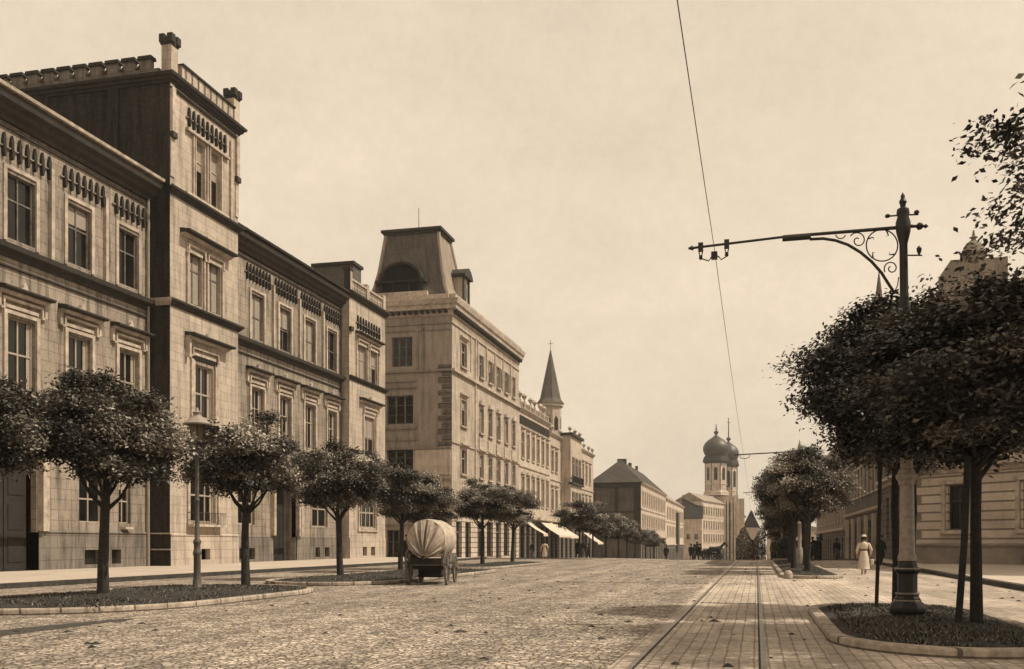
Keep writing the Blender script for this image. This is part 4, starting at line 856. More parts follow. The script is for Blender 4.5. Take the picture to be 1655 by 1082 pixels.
# tram rails
for xr_ in (-1.32, .08):
    m = MB()
    yy = yl(-40, 420)
    for p, q in zip(yy, yy[1:]):
        m.hexa([(xr_-.03, p, g(p)-.02), (xr_+.03, p, g(p)-.02), (xr_+.03, q, g(q)-.02), (xr_-.03, q, g(q)-.02), (xr_-.03, p, g(p)+.012), (xr_+.03, p, g(p)+.012), (xr_+.03, q, g(q)+.012), (xr_-.03, q, g(q)+.012)])
    ro = m.build('tram_rail', 'rail_steel'); tag(ro, 'worn steel tram rail set in the cobbles, '+('left one of the pair' if xr_ < -1 else 'right one of the pair'), 'tram rail', 'tram rails in the street')
    m = MB()
    for p, q in zip(yy, yy[1:]):
        for s_ in (.034 if xr_ < -1 else -.056,): m.add([(xr_+s_, p, g(p)+.004), (xr_+s_+.022, p, g(p)+.004), (xr_+s_+.022, q, g(q)+.004), (xr_+s_, q, g(q)+.004)], [(0, 1, 2, 3)])
    m.build('groove', 'soil', ro)
m = MB()
for y0, x0, x1 in ((44.5, -2.6, .9), (47.5, -3.0, .8), (33, -6.5, 0), (34, -3.5, -1.6), (22.5, -1.2, .0)):
    n = 14
    for i in range(n):
        a = x0+(x1-x0)*i/n; b = x0+(x1-x0)*(i+.8)/n; w_ = rnd.uniform(.06, .16); m.add([(a, y0-w_, .0045), (b, y0-w_*rnd.uniform(.6, 1.2), .0045), (b, y0+w_, .0045), (a, y0+w_*rnd.uniform(.6, 1.2), .0045)], [(0, 1, 2, 3)])
tag(m.build('road_joint', 'soil'), kind='structure')
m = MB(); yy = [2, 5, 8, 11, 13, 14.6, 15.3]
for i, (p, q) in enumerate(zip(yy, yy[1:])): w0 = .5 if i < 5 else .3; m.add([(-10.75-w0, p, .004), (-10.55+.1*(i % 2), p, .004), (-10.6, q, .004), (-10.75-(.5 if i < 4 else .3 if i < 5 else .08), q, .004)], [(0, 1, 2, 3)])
tag(m.build('gutter_or_shade', 'kerb_dark'), kind='structure')  # shadow band painted as a dark strip on the road, no gutter
m = MB(); rr = random.Random(31)
for i in range(260):
    x = rr.uniform(-11, 7); y = 11+rr.random()**1.6*60; n = rr.randint(5, 8); a0 = rr.random()*6; sz = rr.uniform(.02, .075)*(1.5 if rr.random() < .15 else 1)
    vs = [(x+sz*rr.uniform(.6, 1.3)*math.cos(a0+6.283*k/n), y+sz*rr.uniform(.6, 1.3)*math.sin(a0+6.283*k/n), g(y)+.002) for k in range(n)]+[(x, y, g(y)+.01+sz*.35)]
    m.add(vs, [(k, (k+1) % n, n) for k in range(n)])
o = m.build('road_litter', 'soil'); tag(o, 'scattered dark clods of dirt and dung on the cobbles', 'litter', kind='stuff')
# stone guard block on nose of the far right island
gb = thing('guard_stone', 'pale rounded guard stone at the nose of the right hand tree island', 'guard stone', (1.15, 38.3, 0))
MB().lathe(1.15, 38.3, [(.16, 0), (.17, .14), (.14, .24), (.08, .3), (.02, .31)], 10).build('stone', 'kerb_stone', gb, True)
# ---------------------------------------------------------------- trees
def np_leaves(name, pts, nrm, size, tone, mat, rs):
    n = len(pts); a = rs.normal(size=(n, 3)); a -= nrm*np.sum(a*nrm, 1)[:, None]; a /= np.linalg.norm(a, axis=1)[:, None]; b = np.cross(nrm, a)
    s = size[:, None]; v = np.empty((n, 4, 3)); v[:, 0] = pts-a*s; v[:, 1] = pts+b*s*.55+a*s*.1; v[:, 2] = pts+a*s+nrm*s*-.2; v[:, 3] = pts-b*s*.55+a*s*.1
    me = bpy.data.meshes.new(name); me.vertices.add(n*4); me.vertices.foreach_set('co', v.reshape(-1)); me.loops.add(n*4); me.loops.foreach_set('vertex_index', np.arange(n*4, dtype=np.int32))
    me.polygons.add(n); me.polygons.foreach_set('loop_start', np.arange(0, n*4, 4, dtype=np.int32)); me.polygons.foreach_set('loop_total', np.full(n, 4, dtype=np.int32))
    me.update(calc_edges=True); at_ = me.attributes.new('tone', 'FLOAT', 'POINT'); at_.data.foreach_set('value', np.repeat(tone, 4)); me.materials.append(M[mat]); return me
def tree_meshes(seed, rx, rz, zc, ht, leaf, nclu, nper, tr0, tr1, flat=.5, lean=0, mat='leaves', bark='bark', spr=.26, bottom=-.75, limbs=7):
    rs = np.random.RandomState(seed); r = random.Random(seed)
    cl = []; nb = max(14, nclu//7)
    while len(cl) < nclu:
        d = rs.normal(size=3); d /= np.linalg.norm(d); q = rs.uniform(.30, 1.0)**.55
        if d[2]*q < bottom: continue
        lump = 1+.12*math.sin(3*math.atan2(d[1], d[0])+seed)+.08*math.sin(5*math.atan2(d[1], d[0])+2*seed)+.08*math.sin(4*d[2]+seed)
        c0 = np.array([d[0]*rx*q*lump, d[1]*rx*q*lump, zc+d[2]*rz*q*(1+.08*math.sin(seed+7*d[0]))])
        bt = rs.uniform(.05, 1.0)**1.3; outw = np.array([d[0], d[1], 0])
        for _ in range(rs.randint(5, 10)):
            o_ = rs.normal(size=3)*np.array([rx*.13, rx*.13, rz*.045])+outw*rs.uniform(-.1, .22)*rx*.6; o_[2] -= np.linalg.norm(o_[:2])*.18
            cl.append((c0+o_, q, bt))
    P = []; Nn = []; T = []; Sz = []
    for p, q, bt in cl:
        k = int(nper*rs.uniform(.6, 1.4)); off = rs.normal(size=(k, 3))*np.array([spr, spr, spr*flat]); droop = -np.linalg.norm(off[:, :2], axis=1)*.35
        pp = p+off; pp[:, 2] += droop
        nn = rs.normal(size=(k, 3))*.55+np.array([0, 0, 1.0]); nn += (p-np.array([0, 0, zc]))/rx*.35; nn /= np.linalg.norm(nn, axis=1)[:, None]
        P.append(pp); Nn.append(nn); T.append(np.clip(bt*.7+rs.uniform(-.1, .35, k), 0, 1)); Sz.append(leaf*rs.uniform(.6, 1.25, k))
    P = np.concatenate(P); Nn = np.concatenate(Nn); T = np.concatenate(T); Sz = np.concatenate(Sz)
    crown = np_leaves('crown', P, Nn, Sz, T, mat, rs)
    tm = MB(); zf = ht; lx = lean
    tm.tube([(0, 0, -.1), (0, 0, .05), (lx*.2+r.uniform(-.03, .03), r.uniform(-.03, .03), zf*.3), (lx*.5+r.uniform(-.035, .035), r.uniform(-.03, .03), zf*.65), (lx, 0, zf)], [tr0*1.5, tr0*1.1, tr0*.95, tr0*.85, tr1], 9)
    tips = [cl[i][0] for i in rs.choice(len(cl), min(len(cl), limbs*4), replace=False)]
    for i in range(limbs):
        a = 2*math.pi*(i+r.random()*.5)/limbs; el = r.uniform(.5, 1.1); ln = rx*.62
        p0 = Vector((lx*.9, 0, zf*(.84+.16*r.random()))); p1 = p0+Vector((math.cos(a)*ln*.35, math.sin(a)*ln*.35, ln*.34)); p2 = p0+Vector((math.cos(a)*ln*.75, math.sin(a)*ln*.75, ln*(.7+.5*r.random())))
        tm.tube([p0, p1, p2], [tr1*.62, tr1*.42, tr1*.2], 6)
        for j in range(4):
            t_ = tips[(i*4+j) % len(tips)]; best = min(tips, key=lambda q: (Vector(q)-p2).length+r.random()*rx*.8)
            tm.tube([p1.lerp(p2, .4+.15*j), (p2+Vector(best))/2+Vector((0, 0, .05)), Vector(best)], [tr1*.22, tr1*.14, .006], 4)
    tm.tube([(lx, 0, zf-.05), (lx*1.0, 0, zc), (lx, 0.03, zc+rz*.6)], [tr1*.9, tr1*.45, tr1*.1], 6)
    return tm.mesh('trunk', bark), crown
def put_tree(meshes, x, y, label, s=1.0, rz=0, group='round-headed street trees', name='street_tree', sz=None, extra=None):
    t = thing(name, label, 'tree', (x, y, g(y)+.05), rz, group); t.scale = (s, s, sz or s)
    for nm, me in zip(('trunk', 'crown'), meshes): o = bpy.data.objects.new(nm, me); C.objects.link(o); o.parent = t
    return t
T1 = [tree_meshes(sd_, 1.46+.09*(sd_ % 3), 1.22+.08*(sd_ % 2), 3.8, 2.35, .05, 430, 125, .125, .09, spr=.17, bottom=-.72, lean=.06*((sd_ % 5)-2)) for sd_ in (3, 8, 14, 19, 26)]
T2 = [tree_meshes(sd_, 1.8, 1.4, 3.8, 2.5, .08, 190, 70, .10, .08, spr=.22, mat='leaves_far') for sd_ in (21, 33)]
TB = [tree_meshes(sd_, 1.50, 1.58, 4.5, 3.0, .05, 620, 112, .085, .075, spr=.19, mat='leaves_dark', bark='bark_dark', bottom=-.85) for sd_ in (41, 52)]
G1 = 'round-headed trees on the left islands'
put_tree(T1[1], -15.7, 16.7, 'tree cut off by the left edge, its crown merging with the big one', 1.0, 1.0, G1)
put_tree(T1[0], -14.4, 19.6, 'largest left hand tree, thick trunk, standing left of the gas lamp', 1.02, .4, G1)
put_tree(T1[2], -14.2, 25.7, 'round tree just right of the gas lamp on the nearest island', 1.0, 2.0, G1)
put_tree(T1[3], -14.7, 33.5, 'tree at the near end of the second island before the end bay', .98, 3.0, G1)
put_tree(T1[4], -15.7, 42.5, 'tree directly behind the covered wagon left wheel', .98, 4.1, G1)
put_tree(T1[2], -14.5, 52, 'left of the two trees on the small third island', .95, 5.0, G1)
put_tree(T1[3], -14.8, 60, 'right of the two trees on the small third island', .95, .9, G1)
put_tree(T1[1], -16.3, 47.0, 'tree whose low crown shows just above the wagon cover', .9, 2.4, G1)
far = [(82.5, 1.0), (91, 1.0), (101, .95), (107, .95), (116, .95), (126, .85), (134, .82), (143, .8), (150, .78)]
lab = ['round tree in front of the shop awnings, nearest of the distant row', 'tree right of the shop awnings in the distant row', 'distant tree before the oriel house', 'distant tree before the far end of the oriel house', 'distant tree before the dark side wall of the hipped house', 'small distant tree before the hipped house corner', 'small distant tree left of the last pair', 'last but one small tree of the distant left row', 'last small tree of the distant left row']
for i, (y, s_) in enumerate(far): put_tree(T2[i % 2], -14.5-.25*(i % 3), y, lab[i], s_, i*1.3, 'small trees of the distant left row')
G3 = 'trees on the right hand islands'
put_tree(TB[0], 2.56, 19.8, 'big dark tree with thick straight trunk left of the ornate tram mast', 1.0, .5, G3)
put_tree(TB[1], 3.15, 15.8, 'big dark forked tree right of the ornate tram mast', 1.05, 2.2, G3, sz=.86)
put_tree(TB[0], 2.95, 20.7, 'dark tree filling the foliage just behind the tram mast', .98, 4.0, G3)
put_tree(T1[0], 2.1, 43.6, 'right tree of the cluster on the middle right island', 1.06, .2, G3)
put_tree(T1[3], 1.66, 47.2, 'middle tree of the cluster on the middle right island', 1.05, 1.4, G3)
put_tree(T1[2], 2.4, 52, 'tree behind the cluster on the middle right island', 1.05, 3.4, G3)
put_tree(T1[1], 1.9, 59, 'slimmer tree left of the cluster on the middle right island', 1.0, 2.4, G3)
put_tree(T1[4], 2.1, 67, 'leftmost dark trunked tree of the middle right island', .95, 5.4, G3)
for i, y in enumerate((84, 96, 110, 126)): put_tree(T2[i % 2], 2.2+.3*i, y, ['nearest tree of the far right island', 'second tree of the far right island', 'third tree of the far right island', 'farthest tree at the left end of the right row'][i], .92-.03*i, i, G3)
TP = tree_meshes(77, 3.5, 2.5, 6.5, 4.2, .06, 1100, 50,  .13, .1, spr=.20, flat=.45, mat='leaves_dark', bark='bark_dark', bottom=-.95, limbs=11)
put_tree(TP, 7.15, 14.4, 'tall sparse tree reaching in from the right edge against the sky', 1.0, .3, 'tall trees at the pavement', 'tall_tree')
for x, y, lx, lb, hh in ((2.15, 19.4, .05, 'thin dark stake left of the thick trunk on the near right island', 3.2), (2.85, 15.6, .09, 'slanting dark stake beside the forked tree at the right edge', 2.6)):
    o = MB().tube([(x, y, 0), (x+lx, y, hh*.5), (x+lx*1.6, y, hh)], .036 if x < 2.5 else .05, 7).build('tree_stake', 'bark_dark'); tag(o, lb, 'stake', 'stakes tied to the right hand trees')
# hedge / shrubs far right
def shrub(x, y, w_, d_, h, label, seed, n=9000):
    rs = np.random.RandomState(seed); p = rs.uniform(-1, 1, (n, 3)); p = p*np.array([w_/2, d_/2, h/2]); top = 1+.25*np.sin(p[:, 0]*3+seed)
    p[:, 2] = (p[:, 2]+h/2)*top; nn = rs.normal(size=(n, 3)); nn[:, 2] += .6; nn /= np.linalg.norm(nn, axis=1)[:, None]
    me = np_leaves('foliage', p, nn, rs.uniform(.04, .10, n), rs.uniform(0, 1, n)**2, 'leaves_far', rs)
    t = thing('shrub', label, 'shrub', (x, y, g(y))); o = bpy.data.objects.new('foliage', me); C.objects.link(o); o.parent = t
    s = MB()
    for i in range(6): a = (i-2.5)*w_/7; s.tube([(x+a, y, g(y)-.05), (x+a*1.1, y, g(y)+h*.7)], .03, 5)
    s.build('stem', 'bark', t)
shrub(*(xr(1213, 120), 120), 3.4, 2, 3.2, 'leafy bush at the end of the street right of the domed towers', 4)
shrub(*(xr(1275, 92), 92), 3.2, 1.4, 1.5, 'clipped dark hedge between the trunks of the right island', 5)
# ---------------------------------------------------------------- gas lamp
lp = thing('gas_lamp', 'slender cast iron gas street lamp with pale conical lantern roof on the nearest left island', 'street lamp', (-14.1, 23.0, .1))
lx, ly = -14.1, 23.0
MB().lathe(lx, ly, [(.17, .05), (.17, .16), (.12, .22), (.09, .5), (.09, 1.0), (.11, 1.05), (.11, 1.1), (.085, 1.15), (.085, 1.3), (.105, 1.34), (.105, 1.39), (.062, 1.45), (.052, 2.4), (.07, 2.44), (.05, 2.5), (.05, 3.75), (.09, 3.8), (.05, 3.9), (.04, 4.0)], 14).build('post', 'lamp_paint', lp, True)
MB().lathe(lx, ly, [(.05, 3.86), (.15, 3.93), (.16, 3.97), (.05, 3.99)], 10).tube([(lx-.3, ly, 3.7), (lx+.3, ly, 3.7)], .018, 6).build('ladder_bar', 'iron', lp)
lg = MB(); q6 = 6
for i in range(q6):
    a = 2*math.pi*i/q6; b = 2*math.pi*(i+1)/q6; p0 = (lx+.13*math.cos(a), ly+.13*math.sin(a)); p1 = (lx+.24*math.cos(a), ly+.24*math.sin(a)); p2 = (lx+.13*math.cos(b), ly+.13*math.sin(b)); p3 = (lx+.24*math.cos(b), ly+.24*math.sin(b))
    lg.tube([(p0[0], p0[1], 3.96), (p1[0], p1[1], 4.42)], .014, 5).tube([(p1[0], p1[1], 4.42), (p3[0], p3[1], 4.42)], .014, 5).tube([(p0[0], p0[1], 3.97), (p2[0], p2[1], 3.97)], .014, 5)
lg.build('lantern_frame', 'iron', lp)
m = MB()
for i in (1, 2, 3):
    a = 2*math.pi*i/q6; b = 2*math.pi*(i+1)/q6; m.add([(lx+.125*math.cos(a), ly+.125*math.sin(a), 3.98), (lx+.125*math.cos(b), ly+.125*math.sin(b), 3.98), (lx+.232*math.cos(b), ly+.232*math.sin(b), 4.41), (lx+.232*math.cos(a), ly+.232*math.sin(a), 4.41)], [(0, 1, 2, 3)])
m.build('lantern_glass', 'lamp_glass', lp)
MB().lathe(lx, ly, [(.36, 4.40), (.37, 4.43), (.2, 4.56), (.1, 4.64), (.1, 4.7), (.13, 4.72), (.05, 4.76), (.02, 4.85)], 12).build('lantern_roof', 'iron_pale', lp, True)
# ---------------------------------------------------------------- tram masts
YM = 16.7
mast = thing('tram_mast', 'ornate cast iron tram mast with long scrolled bracket arm over the rails', 'tram mast', (2.3, YM, 0), group='masts carrying the tram wire')
K = 1
def mx(px, py, dy=0): x, z = at(px, py, YM); return (x, YM+dy, z)
c0 = at(1466, 1000, YM)[0]; c1 = at(1462, 600, YM)[0]
zc_ = lambda py: at(1465, py, YM)[1]
MB().lathe(c0, YM, [(.30, 0), (.30, .06), (.285, .1), (.285, .14), (.25, .17), (.25, .22), (.285, .27), (.29, .32), (.25, .4), (.2, .43), (.2, .47), (.175, .5), (.18, .53), (.155, .56), (.155, .82), (.16, .86), (.2, .9), (.2, .94), (.15, .97), (.15, 1.0), (.135, 1.04), (.135, 1.08)], 8, .5).build('pedestal', 'iron', mast, bevel=.008)
t = MB()
for z_ in (.135, .425, .535, .93): t.lathe(c0, YM, [(.1, z_), ({.135: .292, .425: .215, .535: .19, .93: .206}[z_], z_), ({.135: .292, .425: .215, .535: .19, .93: .206}[z_], z_+.02), (.1, z_+.022)], 8, .5)
t.build('pedestal_rim', 'iron_pale', mast)
MB().lathe(c0-.005, YM, [(.14, 1.06), (.145, 1.12), (.12, 1.18), (.115, 1.4), (.105, 2.25), (.10, 2.26)], 20).build('lower_shaft', 'iron_pale', mast, True)
MB().lathe(c0-.01, YM, [(.1, 2.24), (.13, 2.27), (.13, 2.32), (.165, 2.36), (.17, 2.42), (.14, 2.44), (.12, 2.5), (.095, 2.52)], 8, .5).build('collar', 'iron_pale', mast)
MB().tube([(c0-.012, YM, 2.5), (c0-.02, YM, 3.02)], [.095, .093], 18).build('upper_shaft_pale', 'iron_pale', mast, True)
zt = [(.095, 3.02), (.09, zc_(500)), (.065, zc_(480)), (.062, zc_(395)), (.085, zc_(385)), (.11, zc_(374)), (.115, zc_(360)), (.085, zc_(350)), (.10, zc_(345)), (.09, zc_(338)), (.04, zc_(335)), (.045, zc_(330)), (.06, zc_(326)), (.03, zc_(320)), (.035, zc_(317)), (.005, zc_(311))]
m = MB(); k0 = len(zt)
n = 14
for r_, z_ in zt:
    cx_ = c0-.02-(z_-3.0)*.0125
    for j in range(n): a = 2*math.pi*j/n; m.v.append((cx_+r_*math.cos(a), YM+r_*math.sin(a), z_))
for i in range(k0-1):
    for j in range(n): m.f.append((i*n+j, i*n+(j+1) % n, (i+1)*n+(j+1) % n, (i+1)*n+j))
m.build('upper_shaft', 'iron', mast, True)  # dark iron puts the shaft's silhouette tone into the colour
m = MB(); m.tube([mx(1460, 367.5), mx(1265, 383)], [.03, .026], 8).tube([mx(1268, 383), mx(1112, 402)], .021, 8).tube([mx(1310, 382.5), mx(1264, 386)], .05, 8).tube([mx(1122, 400.7), mx(1118, 401.2), mx(1112, 402)], [.02, .045, .005], 8)
m.build('bracket_arm', 'iron', mast, True)
m = MB(); m.tube([mx(*p) for p in ((1308, 387), (1330, 386), (1350, 389), (1370, 396), (1390, 408), (1408, 423), (1424, 441), (1436, 460), (1444, 472), (1452, 474))], .024, 8).build('brace', 'iron', mast, True)
def circ(cx, cy, r, a0, a1, n=22, r1=None): return [mx(cx+(r+(0 if r1 is None else (r1-r)*i/n))*math.cos(a0+(a1-a0)*i/n), cy+(r+(0 if r1 is None else (r1-r)*i/n))*math.sin(a0+(a1-a0)*i/n)) for i in range(n+1)]
m = MB(); m.tube(circ(1425, 397, 25.5, 0, 6.283), .011, 6).tube(circ(1386, 389, 14, -2.6, 5.2, 26, 3), .010, 6).tube(circ(1440, 434, 12, 2.6, 10.6, 26, 3), .010, 6).tube(circ(1358, 378, 8, .3, 2.9, 12), .009, 6)
for a in (.6, 2.2, 3.6, 5.0):
    px_, py_ = 1425+25*math.cos(a), 397+25*math.sin(a); m.tube([mx(px_, py_), mx(1425+19*math.cos(a+.3), 397+19*math.sin(a+.3)), mx(1425+16*math.cos(a+.1), 397+16*math.sin(a+.1))], [.014, .01, .004], 5)
m.tube([mx(1452, 448), mx(1450, 462), mx(1446, 470)], .009, 5); m.build('scrollwork', 'iron', mast, True)
m = MB(); m.tube([mx(1432, 350), mx(1458, 348), mx(1484, 347)], .013, 6)
for px_, py_ in ((1434, 346), (1481, 343)): m.lathe(mx(px_, 0)[0], YM, [(.02, zc_(py_+4)), (.04, zc_(py_+3)), (.04, zc_(py_)), (.015, zc_(py_-2))], 8)
m.tube([mx(1466, 413), mx(1490, 413)], .012, 6).lathe(mx(1485, 0)[0], YM, [(.015, zc_(413)), (.035, zc_(408)), (.04, zc_(403)), (.01, zc_(399))], 8)
m.tube([mx(1468, 366), mx(1480, 366), mx(1484, 366), mx(1489, 366), mx(1492, 366), mx(1496, 366), mx(1500, 366)], [.03, .022, .06, .05, .018, .035, .004], 10)
m.build('insulator_arm', 'iron', mast, True)
m = MB()
for px_ in (1132, 1174):
    o_ = 399 if px_ < 1150 else 394
    x_, z_ = at(px_, o_, YM); m.xbox(x_-.04, x_+.04, YM-.04, YM+.04, z_-.08, z_+.06); m.tube([mx(px_-3, o_+8), mx(px_-1, o_+18)], .01, 5).tube([mx(px_+3, o_+8), mx(px_+1, o_+18)], .01, 5).lathe(x_, YM, [(.01, z_-.22), (.03, z_-.2), (.03, z_-.16), (.01, z_-.14)], 8)
m.tube([mx(1132, 418), mx(1145, 422), mx(1149, 416), mx(1155, 412), mx(1161, 415), mx(1165, 420), mx(1176, 413)], .011, 5); x_, z_ = at(1154, 414, YM); m.xbox(x_-.05, x_+.05, YM-.06, YM+.06, z_-.05, z_+.06)
m.build('wire_hanger', 'iron', mast)
def far_mast(y, lab):
    t = thing('tram_mast', lab, 'tram mast', (2.3, y, g(y)), group='masts carrying the tram wire'); z0 = g(y)
    MB().lathe(2.3, y, [(.28, z0), (.28, z0+.2), (.18, z0+.5), (.18, z0+1.0), (.1, z0+1.1), (.09, z0+2.3), (.14, z0+2.4), (.07, z0+2.5), (.06, z0+6.5), (.11, z0+6.6), (.04, z0+6.8), (.01, z0+7.0)], 10).build('post', 'iron_pale', t, True)
    MB().tube([(2.3, y, z0+6.35), (-1.2, y, z0+6.22)], .035, 6).tube([(.9, y, z0+6.28), (1.6, y, z0+6.1), (2.1, y, z0+5.6), (2.3, y, z0+5.1)], .025, 6).build('bracket_arm', 'iron', t, True)
    MB().tube([(-.9, y, z0+6.2), (-.85, y, z0+6.05), (-.65, y, z0+6.0), (-.4, y, z0+6.05), (-.35, y, z0+6.2)], .02, 5).build('wire_hanger', 'iron', t)
far_mast(56.5, 'second tram mast, its thin arm reaching from the middle right trees'); far_mast(94, 'farthest tram mast arm just above the far right trees')
zw = at(1155, 413, YM)[1]
wpts = []
for (ya, za), (yb, zb_) in (((-22, zw), (YM, zw)), ((YM, zw), (56.5, 6.0)), ((56.5, 6.0), (94, g(94)+6.0)), ((94, g(94)+6), (134, g(134)+6))):
    for i in range(10): t_ = i/10; wpts.append((-.66, ya+(yb-ya)*t_, za+(zb_-za)*t_-.28*4*t_*(1-t_)*.5))
o = MB().tube(wpts, .0055, 5).build('trolley_wire', 'iron'); tag(o, 'thin overhead trolley wire strung along the tram track', 'wire')
# ---------------------------------------------------------------- people
def skin_mesh(name, verts, edges, radii, mat, root=0, sub=2):
    me = bpy.data.meshes.new(name); me.from_pydata(verts, edges, []); o = bpy.data.objects.new(name, me); C.objects.link(o)
    o.modifiers.new('s', 'SKIN'); 
    for i, r_ in enumerate(radii): v = me.skin_vertices[0].data[i]; v.radius = r_ if hasattr(r_, '__len__') else (r_, r_); v.use_root = (i == root)
    sb = o.modifiers.new('ss', 'SUBSURF'); sb.levels = sub; sb.render_levels = sub
    dg = bpy.context.evaluated_depsgraph_get(); me2 = bpy.data.meshes.new_from_object(o.evaluated_get(dg)); bpy.data.objects.remove(o)
    me2.name = name; me2.materials.clear(); me2.materials.append(M[mat]); me2.polygons.foreach_set('use_smooth', [True]*len(me2.polygons)); return me2
def body(stride=.12, armL=(.0, .0), armR=(.0, .0)):
    V = [(0, 0, .95), (0, .01, 1.12), (0, .01, 1.32), (0, .01, 1.43), (0, .02, 1.52), (0, .02, 1.62), (0, .015, 1.70)]; E_ = [(i, i+1) for i in range(6)]
    Rr = [(.15, .11), (.13, .095), (.16, .1), (.07, .07), (.052, .052), (.085, .095), (.06, .075)]
    for s_ in (-1, 1):
        k = len(V); st = stride*s_
        V += [(.095*s_, 0, .88), (.10*s_, st*.5+.02, .5), (.10*s_, st-.01, .10), (.105*s_, st+.12, .035)]; E_ += [(0, k), (k, k+1), (k+1, k+2), (k+2, k+3)]; Rr += [.095, .065, .045, .04]
        k = len(V); ar = armL if s_ < 0 else armR
        V += [(.19*s_, .0, 1.39), (.235*s_+ar[0]*.3*s_, .0+ar[1]*.2, 1.12), (.25*s_+ar[0]*s_*.2, .06+ar[1], .87+abs(ar[1])*.4), (.25*s_+ar[0]*s_*.1, .09+ar[1]*1.25, .78+abs(ar[1])*.55)]
        E_ += [(2, k), (k, k+1), (k+1, k+2), (k+2, k+3)]; Rr += [.06, .048, .035, .028]
        h = k+3
        for f_ in range(4):
            kk = len(V); V.append((V[h][0]+(f_-1.5)*.004, V[h][1]+(f_-1.5)*.018, V[h][2]-.075-.008*(1-abs(f_-1.5)))); E_.append((h, kk)); Rr.append(.008)
        kk = len(V); V.append((V[h][0], V[h][1]+.04, V[h][2]-.035)); E_.append((h, kk)); Rr.append(.009)
    return V, E_, Rr
V, E_, Rr = body(.16, (.2, .02), (.3, .05)); BW_ = skin_mesh('body', V, E_, Rr, 'skin')
V, E_, Rr = body(.22, (.0, .1), (.1, .0)); BM_ = skin_mesh('body', V, E_, Rr, 'cloth_black')
def garment(prof, mat, n=20, fold=.0, sx=1, sy=1):
    m = MB(); k = 0
    for r_, z_ in prof:
        for j in range(n):
            a = 2*math.pi*j/n; rr = r_*(1+fold*math.sin(a*7)*(1-(z_-prof[0][1])/max(.01, prof[-1][1]-prof[0][1]))); m.v.append((rr*math.cos(a)*sx, rr*math.sin(a)*sy, z_))
    for i in range(len(prof)-1):
        for j in range(n): m.f.append((i*n+j, i*n+(j+1) % n, (i+1)*n+(j+1) % n, (i+1)*n+j))
    me = m.mesh('g', mat); me.polygons.foreach_set('use_smooth', [True]*len(me.polygons)); return me
SK = garment([(.27, .26), (.262, .27), (.25, .5), (.2, .82), (.145, 1.08), (.13, 1.13)], 'cloth_white', fold=.07, sy=.85)
BL = garment([(.142, 1.10), (.165, 1.2), (.195, 1.33), (.17, 1.42), (.08, 1.48)], 'cloth_white', sy=.72)
BE = garment([(.148, 1.085), (.15, 1.09), (.15, 1.14), (.146, 1.145)], 'cloth_black', sy=.85)
HA = garment([(.09, 1.56), (.115, 1.62), (.115, 1.69), (.09, 1.75), (.03, 1.79)], 'hair'); HT = garment([(.125, 1.71), (.13, 1.725), (.10, 1.735), (.09, 1.79), (.03, 1.81)], 'cloth_white')
COAT = garment([(.235, .48), (.225, .7), (.185, 1.0), (.19, 1.2), (.215, 1.36), (.1, 1.47)], 'cloth_black', sy=.72, fold=.04); HB = garment([(.18, 1.68), (.185, 1.695), (.11, 1.70), (.105, 1.79), (.09, 1.82), (.01, 1.825)], 'cloth_black')
SKD = garment([(.28, .12), (.27, .13), (.24, .5), (.19, .85), (.14, 1.1)], 'cloth_grey', fold=.07, sy=.85)
def sleeve(armb, mat):
    V, E_, Rr = body(*armb); m = MB()
    k = 7
    for base in (11, 24): pass
    for s_ in (-1, 1):
        ar = armb[1] if s_ < 0 else armb[2]
        pts = [(.16*s_, 0, 1.40), (.205*s_, 0, 1.36), (.235*s_+ar[0]*.3*s_, ar[1]*.2, 1.12), (.25*s_+ar[0]*s_*.2, .05+ar[1]*.9, .91+abs(ar[1])*.4)]
        m.tube(pts, [.07, .08, .068, .045], 10)
    me = m.mesh('sleeves', mat); me.polygons.foreach_set('use_smooth', [True]*len(me.polygons)); return me
SLW = sleeve((.16, (.2, .02), (.3, .05)), 'cloth_white'); SLM = sleeve((.22, (0, .1), (.1, 0)), 'cloth_black')
PG = 'people in the street'
def person(x, y, rz, label, kind='man', s=1.0):
    t = thing('person', label, 'person', (x, y, g(y)+(.13 if (x < -22 or x > 7.4) else 0)), rz, PG); t.scale = (s, s, s)
    sets = {'man': [('body', BM_), ('coat', COAT), ('sleeves', SLM), ('hat', HB), ('hair', HA)],
            'woman': [('body', BW_), ('skirt', SK), ('blouse', BL), ('sleeves', SLW), ('belt', BE), ('hair', HA), ('hat', HT)],
            'dark_woman': [('body', BM_), ('skirt', SKD), ('coat', COAT), ('sleeves', SLM), ('hat', HB)],
            'white': [('body', BW_), ('skirt', SK), ('blouse', BL), ('sleeves', SLW), ('hair', HA)]}[kind]
    for nm, me in sets:
        if nm == 'hair' and kind == 'man': continue
        o = bpy.data.objects.new(nm, me); C.objects.link(o); o.parent = t
    if kind in ('man', 'dark_woman'):   # bare face and hands read in skin
        f_ = MB().lathe(0, .045, [(.02, 1.54), (.062, 1.57), (.075, 1.62), (.066, 1.68), (.02, 1.7)], 10)
        o = bpy.data.objects.new('face', f_.mesh('face', 'skin')); C.objects.link(o); o.parent = t
    return t
wx, wy = 4.35, 43.6
wm = person(wx, wy, R(6), 'woman walking away in pale blouse, dark belt and long white skirt, carrying a bag', 'woman', .93)
bg_ = thing('handbag', 'pale bag carried in the right hand of the walking woman', 'bag', (wx+.33, wy+.06, .45))
MB().xbox(wx+.27, wx+.39, wy-.07, wy+.17, .42, .66).build('bag', 'cloth_white', bg_, bevel=.04); MB().tube([(wx+.33, wy-.04, .66), (wx+.33, wy+.0, .74), (wx+.33, wy+.1, .74), (wx+.33, wy+.13, .66)], .008, 5).build('handle', 'cloth_black', bg_)
